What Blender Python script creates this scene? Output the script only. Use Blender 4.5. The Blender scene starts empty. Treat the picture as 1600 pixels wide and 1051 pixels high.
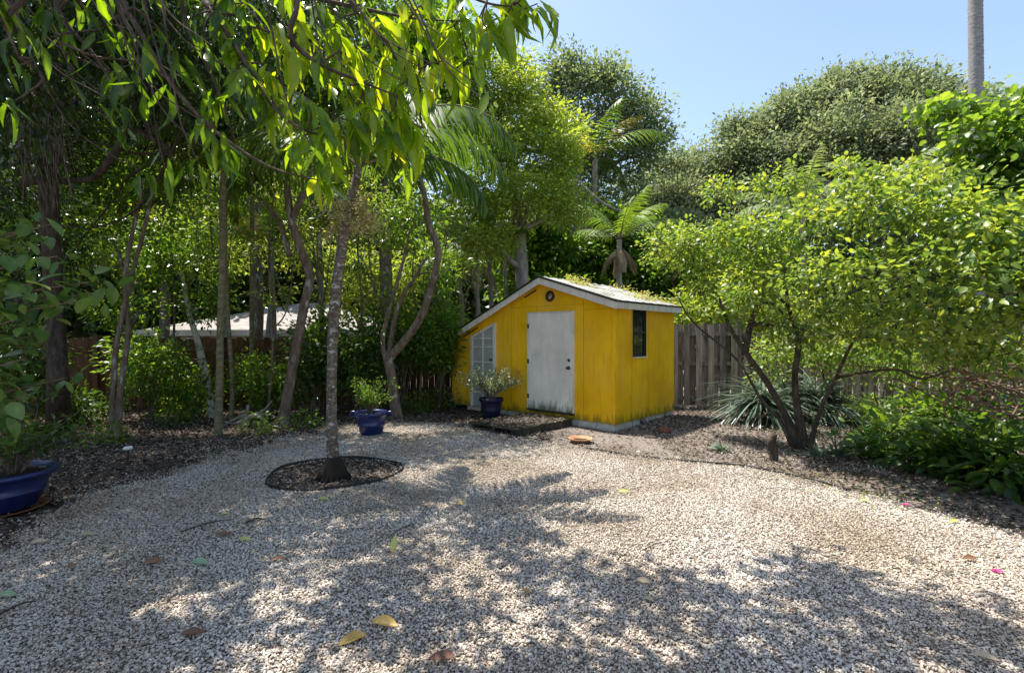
import bpy, bmesh, math, random
import numpy as np
from mathutils import Vector
R = math.radians
rng = np.random.default_rng(7)
random.seed(7)
SC = bpy.context.scene
COL = SC.collection
H, F, CX, CY = 1.6, 790.0, 800.0, 525.5          # camera height and the lens in photo pixels

# ------------------------------------------------------------------ camera
cam = bpy.data.cameras.new('camera'); co = bpy.data.objects.new('camera', cam); COL.objects.link(co)
co.location = (0, 0, H); co.rotation_euler = (R(90), 0, 0)
cam.sensor_width = 36; cam.lens = 36 * F / 1600; cam.clip_end = 600; cam.clip_start = 0.05
SC.camera = co
# ------------------------------------------------------------------ sky and sun
SUN = Vector((-0.28, 0.26, 0.92)).normalized()
SKY_STRENGTH, SUN_STRENGTH, EXPOSURE = 0.14, 4.8, 0.96
world = bpy.data.worlds.new('World'); SC.world = world; world.use_nodes = True
wn = world.node_tree.nodes; wl = world.node_tree.links; wn.clear()
sky = wn.new('ShaderNodeTexSky'); sky.sky_type = 'NISHITA'; sky.sun_disc = False
sky.sun_elevation = math.asin(SUN.z); sky.sun_rotation = math.atan2(SUN.x, SUN.y)
sky.air_density = 1.0; sky.dust_density = 1.0; sky.ozone_density = 1.8
bg = wn.new('ShaderNodeBackground'); bg.inputs[1].default_value = SKY_STRENGTH
wo = wn.new('ShaderNodeOutputWorld'); hs = wn.new('ShaderNodeHueSaturation'); hs.inputs['Saturation'].default_value = .92; wl.new(sky.outputs[0], hs.inputs['Color']); wl.new(hs.outputs[0], bg.inputs[0]); wl.new(bg.outputs[0], wo.inputs[0])
sl = bpy.data.lights.new('sun', 'SUN'); sl.energy = SUN_STRENGTH; sl.angle = R(0.53); sl.color = (1.0, 0.95, 0.87)
so = bpy.data.objects.new('sun', sl); COL.objects.link(so); so.location = (0, 0, 30)
so.rotation_euler = (-SUN).to_track_quat('-Z', 'Y').to_euler()
SC.view_settings.view_transform = 'Standard'; SC.view_settings.look = 'None'
SC.view_settings.exposure = EXPOSURE; SC.view_settings.gamma = 1.0
SC.render.engine = 'CYCLES'
SC.cycles.max_bounces = 10; SC.cycles.diffuse_bounces = 5; SC.cycles.transmission_bounces = 8
SC.cycles.glossy_bounces = 3; SC.cycles.use_denoising = True
SC.cycles.sample_clamp_indirect = 6.0

# ------------------------------------------------------------------ helpers
def G(px, py, z=0.0):
    Y = F * (H - z) / (py - CY); return np.array([(px - CX) / F * Y, Y, z])
def A(px, py, Y):
    return np.array([(px - CX) / F * Y, Y, H - (py - CY) / F * Y])
FM = 3.0                                            # leaf clump density factor of every crown
def thing(name, label, cat, loc=(0, 0, 0), group=None, rotz=0.0):
    o = bpy.data.objects.new(name, None); COL.objects.link(o); o.empty_display_size = 0.2
    o.location = loc; o.rotation_euler = (0, 0, rotz); o['label'] = label; o['category'] = cat
    if group: o['group'] = group
    return o
def root_of(o):
    while o.parent is not None: o = o.parent
    return o
def link(name, me, mat, parent=None, label=None, world_space=True):
    o = bpy.data.objects.new(name, me); COL.objects.link(o)
    if mat is not None: me.materials.append(mat)
    if parent is not None:
        o.parent = parent
        if world_space:
            l = root_of(parent).location
            n = len(me.vertices); v = np.empty(n * 3, 'f'); me.vertices.foreach_get('co', v)
            v = v.reshape(-1, 3) - np.array(l, 'f'); me.vertices.foreach_set('co', v.ravel()); me.update()
    if label: o['label'] = label
    return o
def tag(o, label=None, cat=None, group=None, kind=None):
    if label: o['label'] = label
    if cat: o['category'] = cat
    if group: o['group'] = group
    if kind: o['kind'] = kind
    return o
class MB:
    """collects faces for one mesh"""
    def __init__(s): s.v = []; s.f = []; s.smooth = []
    def add(s, vs, fs, smooth=False):
        b = len(s.v); s.v += [tuple(map(float, v)) for v in vs]
        s.f += [tuple(i + b for i in f) for f in fs]; s.smooth += [smooth] * len(fs)
        return s
    def hexa(s, p):                      # 8 corners: bottom 4 then top 4
        return s.add(p, [(0, 1, 2, 3), (7, 6, 5, 4), (0, 4, 5, 1), (1, 5, 6, 2), (2, 6, 7, 3), (3, 7, 4, 0)])
    def box(s, c, d, rz=0.0, tilt=0.0):
        x, y, z = d[0] / 2, d[1] / 2, d[2] / 2; out = []
        for (i, j, k) in ((-x, -y, -z), (x, -y, -z), (x, y, -z), (-x, y, -z), (-x, -y, z), (x, -y, z), (x, y, z), (-x, y, z)):
            i2 = i * math.cos(tilt) + k * math.sin(tilt); k2 = -i * math.sin(tilt) + k * math.cos(tilt)
            out.append((c[0] + i2 * math.cos(rz) - j * math.sin(rz), c[1] + i2 * math.sin(rz) + j * math.cos(rz), c[2] + k2))
        return s.hexa(out)
    def prism(s, poly, h0, h1, axis=None):
        """poly of 3-D points, extruded by the vector h1-h0 given as 3-vectors offsets"""
        n = len(poly); a = [np.add(p, h0) for p in poly]; b = [np.add(p, h1) for p in poly]
        return s.add(a + b, [tuple(range(n)), tuple(range(2 * n - 1, n - 1, -1))] + [(i, (i + 1) % n, n + (i + 1) % n, n + i) for i in range(n)])
    def lathe(s, prof, c=(0, 0, 0), seg=32, wob=0.0):
        vs = []; fs = []
        for (r, z) in prof:
            for k in range(seg):
                a = 2 * math.pi * k / seg; rr = r * (1 + wob * math.sin(k * seg / 2.0 * 0 + k * math.pi))
                vs.append((c[0] + rr * math.cos(a), c[1] + rr * math.sin(a), c[2] + z))
        for i in range(len(prof) - 1):
            for k in range(seg):
                fs.append((i * seg + k, i * seg + (k + 1) % seg, (i + 1) * seg + (k + 1) % seg, (i + 1) * seg + k))
        return s.add(vs, fs, True)
    def tube(s, pts, rad, seg=8, rough=0.0, sub=1, cap=True, ring=None):
        pts = [np.array(p, float) for p in pts]; rad = list(rad) if hasattr(rad, '__len__') else [rad] * len(pts)
        if sub > 1:
            P = [pts[0]] + pts + [pts[-1]]; q = []; rr = []
            for i in range(1, len(P) - 2):
                for k in range(sub):
                    t = k / sub; t2, t3 = t * t, t * t * t
                    q.append(0.5 * ((2 * P[i]) + (-P[i - 1] + P[i + 1]) * t + (2 * P[i - 1] - 5 * P[i] + 4 * P[i + 1] - P[i + 2]) * t2 + (-P[i - 1] + 3 * P[i] - 3 * P[i + 1] + P[i + 2]) * t3))
                    rr.append(rad[i - 1] * (1 - t) + rad[i] * t)
            q.append(pts[-1]); rr.append(rad[-1]); pts, rad = q, rr
        vs = []; fs = []; n = len(pts); u = None
        for i in range(n):
            d = pts[min(i + 1, n - 1)] - pts[max(i - 1, 0)]; d /= (np.linalg.norm(d) + 1e-9)
            if u is None: u = np.cross(d, (0.31, 0.9, 0.2))
            u = u - d * np.dot(u, d); u /= (np.linalg.norm(u) + 1e-9); w = np.cross(d, u)
            for k in range(seg):
                a = 2 * math.pi * k / seg
                r = rad[i] * (1 + rough * (random.random() - 0.5) * 2)
                if ring and i % ring == 0: r *= 1.07
                vs.append(pts[i] + (u * math.cos(a) + w * math.sin(a)) * r)
        for i in range(n - 1):
            for k in range(seg):
                fs.append((i * seg + k, i * seg + (k + 1) % seg, (i + 1) * seg + (k + 1) % seg, (i + 1) * seg + k))
        if cap: fs.append(tuple(range(seg - 1, -1, -1))); fs.append(tuple(range((n - 1) * seg, n * seg)))
        return s.add(vs, fs, True)
    def mesh(s, name, fix=True):
        me = bpy.data.meshes.new(name); me.from_pydata(s.v, [], s.f); me.polygons.foreach_set('use_smooth', s.smooth)
        me.update()
        if fix:
            bm = bmesh.new(); bm.from_mesh(me); bmesh.ops.recalc_face_normals(bm, faces=bm.faces); bm.to_mesh(me); bm.free()
        return me
def bevel(o, w=0.004, seg=2):
    m = o.modifiers.new('bevel', 'BEVEL'); m.width = w; m.segments = seg; m.limit_method = 'ANGLE'; return o
def build(name, mb, mat, parent=None, label=None, bev=0, world_space=True):
    o = link(name, mb.mesh(name), mat, parent, label, world_space)
    if bev: bevel(o, bev)
    return o
def nrm(a): return a / (np.linalg.norm(a, axis=-1, keepdims=True) + 1e-9)
def rsph(n): return nrm(rng.normal(size=(n, 3)))

class Leaves:
    """many leaf blades in one mesh, vectorised. Stations: (t along the blade, half width, lift)"""
    SH = {'quad': None,
          'lance': [(0, .06, 0), (.18, .62, .02), (.45, 1, 0), (.75, .72, -.08), (1, .03, -.22)],
          'oval': [(0, .08, 0), (.2, .75, .02), (.5, 1, 0), (.8, .62, -.05), (1, .04, -.13)],
          'strap': [(0, .7, 0), (.3, 1, .03), (.6, .9, -.08), (.85, .6, -.27), (1, .05, -.42)],
          'strip': [(0, .8, 0), (.5, 1, -.03), (1, .06, -.16)]}
    def __init__(s): s.V = []; s.Fq = []; s.T = []; s.n = 0
    def add(s, P, D, U, L, W, tone, shape='quad', bend=1.0, fold=0.25):
        P = np.atleast_2d(P).astype(float); N = len(P)
        if N == 0: return s
        D = nrm(np.broadcast_to(np.asarray(D, float), (N, 3))); U = np.broadcast_to(np.asarray(U, float), (N, 3))
        L = np.broadcast_to(np.asarray(L, float), (N,))[:, None]; W = np.broadcast_to(np.asarray(W, float), (N,))[:, None] / 2
        tone = np.broadcast_to(np.asarray(tone, float), (N,))
        S = nrm(np.cross(D, U) + 1e-6); Nn = nrm(np.cross(S, D))
        if shape == 'quad':
            V = np.stack([P, P + D * L * .45 - S * W + Nn * W * fold, P + D * L - Nn * L * .12 * bend, P + D * L * .45 + S * W + Nn * W * fold], 1)
            F4 = np.array([[0, 1, 2, 3]]); k = 4
        else:
            st = s.SH[shape]; c = []
            for (t, w, z) in st:
                m = P + D * L * t + Nn * L * z * bend
                c += [m - S * W * w + Nn * W * w * fold, m, m + S * W * w + Nn * W * w * fold] if shape in ('lance', 'oval', 'strap') else [m - S * W * w, m + S * W * w]
            V = np.stack(c, 1); k = V.shape[1]
            w3 = 3 if shape in ('lance', 'oval', 'strap') else 2
            F4 = np.array([[i * w3 + j, i * w3 + j + 1, (i + 1) * w3 + j + 1, (i + 1) * w3 + j] for i in range(len(st) - 1) for j in range(w3 - 1)])
        s.Fq.append((F4[None] + (s.n + np.arange(N) * k)[:, None, None]).reshape(-1, 4))
        tt = np.repeat(tone, k).reshape(N, k)
        if k == 15: tt[:, 1::3] += .16; tt[:, 0::3] -= .07; tt[:, 2::3] -= .07; tt += rng.normal(0, .04, tt.shape)
        s.V.append(V.reshape(-1, 3)); s.T.append(tt.ravel()); s.n += N * k
        return s
    def mesh(s, name, smooth=True):
        V = np.concatenate(s.V).astype('f'); Fq = np.concatenate(s.Fq).astype('i'); T = np.clip(np.concatenate(s.T), 0, 1).astype('f')
        me = bpy.data.meshes.new(name); me.vertices.add(len(V)); me.vertices.foreach_set('co', V.ravel())
        me.loops.add(Fq.size); me.loops.foreach_set('vertex_index', Fq.ravel())
        me.polygons.add(len(Fq)); me.polygons.foreach_set('loop_start', np.arange(0, Fq.size, 4, dtype='i'))
        me.update(calc_edges=True); me.polygons.foreach_set('use_smooth', np.full(len(Fq), smooth))
        a = me.attributes.new('tone', 'FLOAT', 'POINT'); a.data.foreach_set('value', T); me.update()
        return me
def sticks(P0, P1, r0, r1, seg=3):
    """straight thin twigs, vectorised, as (V, F4)"""
    P0 = np.atleast_2d(P0); P1 = np.atleast_2d(P1); N = len(P0); D = nrm(P1 - P0)
    S = nrm(np.cross(D, [0.3, 0.2, 0.93]) + 1e-6); T = np.cross(D, S); out = []
    r0 = np.broadcast_to(r0, (N,))[:, None]; r1 = np.broadcast_to(r1, (N,))[:, None]
    for P, r in ((P0, r0), (P1, r1)):
        for k in range(seg):
            a = 2 * math.pi * k / seg; out.append(P + (S * math.cos(a) + T * math.sin(a)) * r)
    V = np.stack(out, 1).reshape(-1, 3)
    F4 = np.array([[k, (k + 1) % seg, seg + (k + 1) % seg, seg + k] for k in range(seg)])
    return V, (F4[None] + (np.arange(N) * seg * 2)[:, None, None]).reshape(-1, 4)
def stick_mb(mb, P0, P1, r0, r1, seg=3):
    V, F4 = sticks(P0, P1, r0, r1, seg); mb.add(V.tolist(), F4.tolist(), True)

# ------------------------------------------------------------------ materials
def nodes(name):
    m = bpy.data.materials.new(name); m.use_nodes = True; nt = m.node_tree; nt.nodes.clear()
    return m, nt, nt.nodes.new, nt.links.new
def ramp(N, stops, interp='LINEAR'):
    r = N('ShaderNodeValToRGB'); e = r.color_ramp.elements; r.color_ramp.interpolation = interp
    e[0].position, e[0].color = stops[0][0], (*stops[0][1], 1); e[1].position, e[1].color = stops[-1][0], (*stops[-1][1], 1)
    for p, c in stops[1:-1]:
        x = e.new(p); x.color = (*c, 1)
    return r
def leaf_mat(name, cols, trans=0.4, rough=0.42, tcol=None, spec=0.45):
    """blade: glossy diffuse mixed with light coming through; hue from the per-leaf 'tone'"""
    m, nt, N, K = nodes(name)
    a = N('ShaderNodeAttribute'); a.attribute_name = 'tone'
    g = N('ShaderNodeNewGeometry'); nz = N('ShaderNodeTexNoise'); nz.inputs['Scale'].default_value = 23; nz.inputs['Detail'].default_value = 3; K(g.outputs['Position'], nz.inputs['Vector'])
    ad = N('ShaderNodeMath'); ad.operation = 'MULTIPLY_ADD'; K(nz.outputs[0], ad.inputs[0]); ad.inputs[1].default_value = .5; sb = N('ShaderNodeMath'); sb.operation = 'SUBTRACT'; K(a.outputs['Fac'], sb.inputs[0]); sb.inputs[1].default_value = .25; K(sb.outputs[0], ad.inputs[2])
    r = ramp(N, [(i / (len(cols) - 1), c) for i, c in enumerate(cols)]); K(ad.outputs[0], r.inputs[0])
    b = N('ShaderNodeBsdfPrincipled'); b.inputs['Roughness'].default_value = rough; b.inputs['Specular IOR Level'].default_value = spec
    K(r.outputs[0], b.inputs['Base Color'])
    t = N('ShaderNodeBsdfTranslucent'); mx = N('ShaderNodeMix'); mx.data_type = 'RGBA'; mx.blend_type = 'MULTIPLY'
    mx.inputs[0].default_value = 1; K(r.outputs[0], mx.inputs[6]); mx.inputs[7].default_value = (*(tcol or (2.35, 2.15, .95)), 1)
    K(mx.outputs[2], t.inputs[0])
    s = N('ShaderNodeMixShader'); s.inputs[0].default_value = trans; K(b.outputs[0], s.inputs[1]); K(t.outputs[0], s.inputs[2])
    o = N('ShaderNodeOutputMaterial'); K(s.outputs[0], o.inputs[0]); return m
def noise_mat(name, cols, scale=8, stretch=(1, 1, 1), rough=0.85, bump=0.4, detail=8, bscale=None, dist=0.02, spots=None, spec=0.3, pos=(.3, .7), island=None):
    m, nt, N, K = nodes(name)
    tc = N('ShaderNodeTexCoord'); mp = N('ShaderNodeMapping'); mp.inputs['Scale'].default_value = stretch; K(tc.outputs['Object'], mp.inputs[0])
    n = N('ShaderNodeTexNoise'); n.inputs['Scale'].default_value = scale; n.inputs['Detail'].default_value = detail; n.inputs['Roughness'].default_value = 0.65
    K(mp.outputs[0], n.inputs['Vector'])
    k = len(cols); r = ramp(N, [(pos[0] + (pos[1] - pos[0]) * i / (k - 1), c) for i, c in enumerate(cols)]); K(n.outputs[0], r.inputs[0])
    col = r.outputs[0]
    if spots:
        n2 = N('ShaderNodeTexNoise'); n2.inputs['Scale'].default_value = spots[1]; n2.inputs['Detail'].default_value = 5; K(mp.outputs[0], n2.inputs['Vector'])
        r2 = ramp(N, [(spots[2], (0, 0, 0)), (spots[2] + .07, (1, 1, 1))]); K(n2.outputs[0], r2.inputs[0])
        mx = N('ShaderNodeMix'); mx.data_type = 'RGBA'; K(r2.outputs[0], mx.inputs[0]); K(col, mx.inputs[6]); mx.inputs[7].default_value = (*spots[0], 1); col = mx.outputs[2]
    if island:
        gg = N('ShaderNodeNewGeometry'); rr_ = ramp(N, [(0, (island,) * 3), (.6, (1, .99, .97)), (1, (1.18, 1.16, 1.12))]); K(gg.outputs['Random Per Island'], rr_.inputs[0])
        m3 = N('ShaderNodeMix'); m3.data_type = 'RGBA'; m3.blend_type = 'MULTIPLY'; m3.inputs[0].default_value = 1; K(col, m3.inputs[6]); K(rr_.outputs[0], m3.inputs[7]); col = m3.outputs[2]
    b = N('ShaderNodeBsdfPrincipled'); b.inputs['Roughness'].default_value = rough; b.inputs['Specular IOR Level'].default_value = spec; K(col, b.inputs['Base Color'])
    if bump:
        n3 = N('ShaderNodeTexNoise'); n3.inputs['Scale'].default_value = bscale or scale * 3; n3.inputs['Detail'].default_value = 6; K(mp.outputs[0], n3.inputs['Vector'])
        bp = N('ShaderNodeBump'); bp.inputs['Strength'].default_value = bump; bp.inputs['Distance'].default_value = dist; K(n3.outputs[0], bp.inputs['Height']); K(bp.outputs[0], b.inputs['Normal'])
    o = N('ShaderNodeOutputMaterial'); K(b.outputs[0], o.inputs[0]); return m
def plain(name, col, rough=0.5, metal=0, spec=0.5):
    m, nt, N, K = nodes(name); b = N('ShaderNodeBsdfPrincipled'); b.inputs['Base Color'].default_value = (*col, 1)
    b.inputs['Roughness'].default_value = rough; b.inputs['Metallic'].default_value = metal; b.inputs['Specular IOR Level'].default_value = spec
    o = N('ShaderNodeOutputMaterial'); K(b.outputs[0], o.inputs[0]); return m
def painted(name, base, grime, moss, z0, z1, streak=1.0, fade=None):
    """painted board: run-down streaks, blotches, and mould creeping up from the foot (z0..z1, world heights of the stain)"""
    m, nt, N, K = nodes(name); g = N('ShaderNodeNewGeometry'); sp = N('ShaderNodeSeparateXYZ'); K(g.outputs['Position'], sp.inputs[0])
    def noi(sc, st, det=6):
        mp = N('ShaderNodeMapping'); mp.inputs['Scale'].default_value = st; K(g.outputs['Position'], mp.inputs[0])
        n = N('ShaderNodeTexNoise'); n.inputs['Scale'].default_value = sc; n.inputs['Detail'].default_value = det; n.inputs['Roughness'].default_value = .62; K(mp.outputs[0], n.inputs['Vector']); return n.outputs[0]
    def math_(op, a, b=None):
        x = N('ShaderNodeMath'); x.operation = op
        for i, q in enumerate((a, b)):
            if q is None: continue
            if isinstance(q, (int, float)): x.inputs[i].default_value = q
            else: K(q, x.inputs[i])
        return x.outputs[0]
    def mix(f, a, b):
        x = N('ShaderNodeMix'); x.data_type = 'RGBA'; K(f, x.inputs[0])
        for i, q in ((6, a), (7, b)):
            if isinstance(q, tuple): x.inputs[i].default_value = (*q, 1)
            else: K(q, x.inputs[i])
        return x.outputs[2]
    def rmp(v, a, b):
        x = N('ShaderNodeMapRange'); x.clamp = True; K(v, x.inputs[0]); x.inputs[1].default_value = a; x.inputs[2].default_value = b; return x.outputs[0]
    b1 = tuple(min(1, c * 1.12) for c in base); b2 = tuple(c * .82 for c in base)
    col = mix(rmp(noi(1.6, (1, 1, .8)), .35, .65), b1, b2)
    if fade: col = mix(math_('MULTIPLY', rmp(noi(1.1, (1, 1, .7), 3), .45, .7), .6), col, fade)
    st = math_('MULTIPLY', rmp(noi(9, (1, 1, .10)), .53, .72), .75 * streak); col = mix(st, col, grime)
    st2 = math_('MULTIPLY', rmp(noi(26, (1, 1, .05)), .56, .68), .4 * streak); col = mix(st2, col, moss)
    hgt = N('ShaderNodeMapRange'); hgt.clamp = True; K(sp.outputs[2], hgt.inputs[0]); hgt.inputs[1].default_value = z1; hgt.inputs[2].default_value = z0
    mo = math_('ADD', hgt.outputs[0], math_('MULTIPLY', math_('SUBTRACT', noi(14, (1, 1, .22)), .5), 2.2))
    col = mix(math_('MULTIPLY', rmp(mo, .28, .85), .88), col, moss)
    bs = N('ShaderNodeBsdfPrincipled'); bs.inputs['Roughness'].default_value = .72; bs.inputs['Specular IOR Level'].default_value = .25; K(col, bs.inputs['Base Color'])
    bp = N('ShaderNodeBump'); bp.inputs['Strength'].default_value = .35; bp.inputs['Distance'].default_value = .01; K(noi(40, (1, 1, .06)), bp.inputs['Height']); K(bp.outputs[0], bs.inputs['Normal'])
    o = N('ShaderNodeOutputMaterial'); K(bs.outputs[0], o.inputs[0]); return m

M = {}
M['yellow'] = painted('yellow_paint', (.97, .525, .003), (.60, .25, .012), (.22, .17, .012), 0.06, 0.33, .5, fade=(.88, .50, .07))
M['door'] = painted('door_paint', (.84, .80, .71), (.62, .58, .51), (.12, .13, .06), 0.18, 0.46, .5)
M['trim'] = painted('trim_paint', (.74, .70, .63), (.45, .42, .36), (.22, .22, .17), -1, -.5, .9)
M['block'] = noise_mat('white_block', [(.42, .39, .33), (.66, .64, .58)], 9, bump=.5)
M['roof'] = noise_mat('pale_roof_sheet', [(.34, .31, .27), (.62, .60, .56), (.74, .73, .70)], 3.2, (1, 1, 1), rough=.45, bump=.25, spots=((.30, .26, .12), 2.4, .56))
M['drip'] = plain('dark_drip_edge', (.018, .024, .022), .5)
M['glass'] = plain('dark_glass', (.012, .016, .014), .06, 0, .8)
M['blackpaint'] = plain('black_paint', (.02, .02, .02), .5)
M['pane'] = noise_mat('frosted_pane', [(.30, .33, .31), (.42, .45, .43)], 4, rough=.3, bump=.05)
M['metal'] = plain('dull_brass', (.10, .085, .06), .35, .9)
M['rust'] = noise_mat('rusty_iron', [(.04, .018, .01), (.10, .045, .02)], 20, rough=.8)
M['cream'] = plain('cream_face', (.55, .48, .36), .7)
M['deck'] = noise_mat('dark_mossy_boards', [(.012, .013, .009), (.045, .043, .03), (.09, .085, .06)], 5, (1, 1, 1), bump=.6)
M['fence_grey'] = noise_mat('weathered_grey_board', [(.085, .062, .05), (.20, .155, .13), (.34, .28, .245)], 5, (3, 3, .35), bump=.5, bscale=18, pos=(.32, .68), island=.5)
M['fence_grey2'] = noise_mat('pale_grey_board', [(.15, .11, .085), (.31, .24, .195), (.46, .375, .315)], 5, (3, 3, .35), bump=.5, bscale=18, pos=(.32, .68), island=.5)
M['fence_brown'] = noise_mat('brown_stained_board', [(.045, .022, .012), (.13, .065, .033), (.19, .10, .055)], 4, (3, 3, .4), bump=.5, bscale=18, pos=(.3, .7), island=.6)
M['pot'] = noise_mat('blue_glaze', [(.007, .014, .075), (.014, .030, .15)], 5, rough=.3, bump=.12, spec=.6, spots=((.05, .05, .06), 9, .66))
M['pot_dark'] = noise_mat('dark_blue_glaze', [(.008, .010, .03), (.014, .018, .055)], 3, rough=.4, bump=.08)
M['terra'] = noise_mat('terracotta', [(.30, .12, .05), (.50, .24, .12), (.58, .34, .2)], 9, bump=.3)
M['terra_dark'] = noise_mat('dark_terracotta', [(.16, .06, .03), (.26, .11, .06)], 9, bump=.3)
M['soil_pot'] = noise_mat('potting_soil', [(.012, .008, .005), (.05, .034, .022)], 30, bump=.8)
M['edging'] = noise_mat('black_edging', [(.008, .008, .008), (.03, .028, .024)], 12, rough=.6, bump=.3)
M['bark'] = noise_mat('brown_bark', [(.07, .048, .034), (.17, .125, .09), (.27, .215, .165)], 9, (1.5, 1.5, .5), bump=1, bscale=26, spots=((.36, .36, .31), 7, .60))
M['bark_dark'] = noise_mat('dark_bark', [(.022, .016, .012), (.065, .048, .036), (.13, .105, .08)], 9, (2, 2, .5), bump=1, bscale=22)
M['bark_mango'] = noise_mat('mango_bark', [(.035, .024, .018), (.09, .062, .045), (.17, .13, .10)], 12, (1.5, 1.5, .5), bump=1, bscale=30)
M['bark_palm'] = noise_mat('palm_bark', [(.06, .042, .03), (.16, .12, .09), (.32, .27, .215)], 22, (1, 1, 1.5), bump=1, bscale=45, spots=((.46, .45, .39), 17, .57))
M['bark_white'] = noise_mat('white_bark', [(.22, .19, .15), (.48, .44, .37), (.62, .58, .50)], 8, (1, 1, 1.5), bump=.7, bscale=20)
M['bark_grey'] = noise_mat('grey_bark', [(.14, .115, .095), (.27, .235, .2), (.38, .345, .31)], 6, (1.5, 1.5, .6), bump=.8, bscale=18)
M['bark_cane'] = noise_mat('cane_bark', [(.09, .085, .045), (.19, .17, .09), (.30, .26, .16)], 7, (1, 1, 3), bump=.5)
M['vine'] = noise_mat('reddish_vine', [(.07, .042, .028), (.17, .11, .075), (.32, .23, .165)], 10, bump=.5)
M['root'] = noise_mat('dark_roots', [(.012, .009, .007), (.045, .032, .022)], 22, (2, 2, .4), bump=1)
M['husk'] = leaf_mat('dry_frond', [(.20, .13, .07), (.42, .33, .22)], .2, .7, (1.2, 1.1, .8))
L_ = {}
L_['mango'] = leaf_mat('mango_leaf', [(.025, .060, .010), (.075, .150, .016), (.16, .26, .02), (.30, .34, .03)], .50, .24, (3.5, 3.0, .6))
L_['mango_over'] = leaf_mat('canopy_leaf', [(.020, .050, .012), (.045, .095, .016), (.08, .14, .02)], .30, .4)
L_['broad'] = leaf_mat('broad_leaf', [(.03, .085, .015), (.06, .14, .025), (.13, .21, .05)], .35, .38)
L_['dark'] = leaf_mat('dark_leaf', [(.025, .060, .014), (.055, .115, .022), (.13, .20, .035)], .42, .35)
L_['shade_toned'] = leaf_mat('shade_toned_leaf', [(.014, .034, .010), (.032, .066, .016), (.07, .12, .025)], .28, .26)  # darkness behind the hanging leaves, put into a darker leaf colour
L_['mid'] = leaf_mat('mid_leaf', [(.04, .095, .016), (.095, .18, .025), (.22, .31, .045)], .48, .30)
L_['lime'] = leaf_mat('lime_leaf', [(.10, .175, .028), (.22, .30, .05), (.37, .42, .085)], .45, .45)
L_['yellowgreen'] = leaf_mat('yellow_green_leaf', [(.05, .11, .026), (.12, .195, .042), (.23, .30, .06), (.34, .38, .05)], .42, .38)
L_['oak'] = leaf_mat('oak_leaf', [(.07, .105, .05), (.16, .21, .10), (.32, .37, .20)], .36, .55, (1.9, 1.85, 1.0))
L_['oak_far'] = leaf_mat('hazed_oak_leaf', [(.09, .125, .065), (.19, .235, .13), (.36, .40, .25)], .36, .6, (1.8, 1.75, 1.1))  # greyer and paler than oak: distance haze put into the colour
L_['palm'] = leaf_mat('palm_leaf', [(.03, .075, .014), (.07, .14, .02), (.17, .24, .035)], .42, .48)
L_['palm_s'] = leaf_mat('grey_palm_leaf', [(.08, .13, .06), (.13, .19, .09), (.22, .28, .15)], .35, .55)
L_['palm_y'] = leaf_mat('yellowing_palm_leaf', [(.10, .14, .02), (.30, .26, .03), (.45, .34, .06)], .35, .45)
L_['strap'] = leaf_mat('silver_strap_leaf', [(.05, .085, .05), (.13, .18, .13), (.30, .36, .31)], .15, .30, (1.5, 1.5, .9))
L_['fern'] = leaf_mat('fern_leaf', [(.06, .14, .015), (.14, .24, .03), (.28, .36, .05)], .45, .45)
L_['shrubgrey'] = leaf_mat('grey_green_leaf', [(.06, .11, .05), (.15, .21, .12), (.34, .38, .28)], .3, .35)
L_['flower'] = leaf_mat('pale_flower', [(.42, .38, .16), (.62, .55, .30)], .3, .7, (1.2, 1.1, .7))
L_['pink'] = leaf_mat('pink_petal', [(.62, .02, .18), (.80, .07, .32)], .3, .6, (1.2, .8, 1))
L_['litter'] = leaf_mat('leaf_litter', [(.028, .019, .014), (.08, .055, .04), (.17, .125, .09), (.34, .28, .21)], .05, .75)
L_['dead'] = leaf_mat('dead_leaf', [(.15, .07, .035), (.30, .17, .06), (.50, .32, .10)], .12, .5, (1.2, 1.1, .7))

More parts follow.
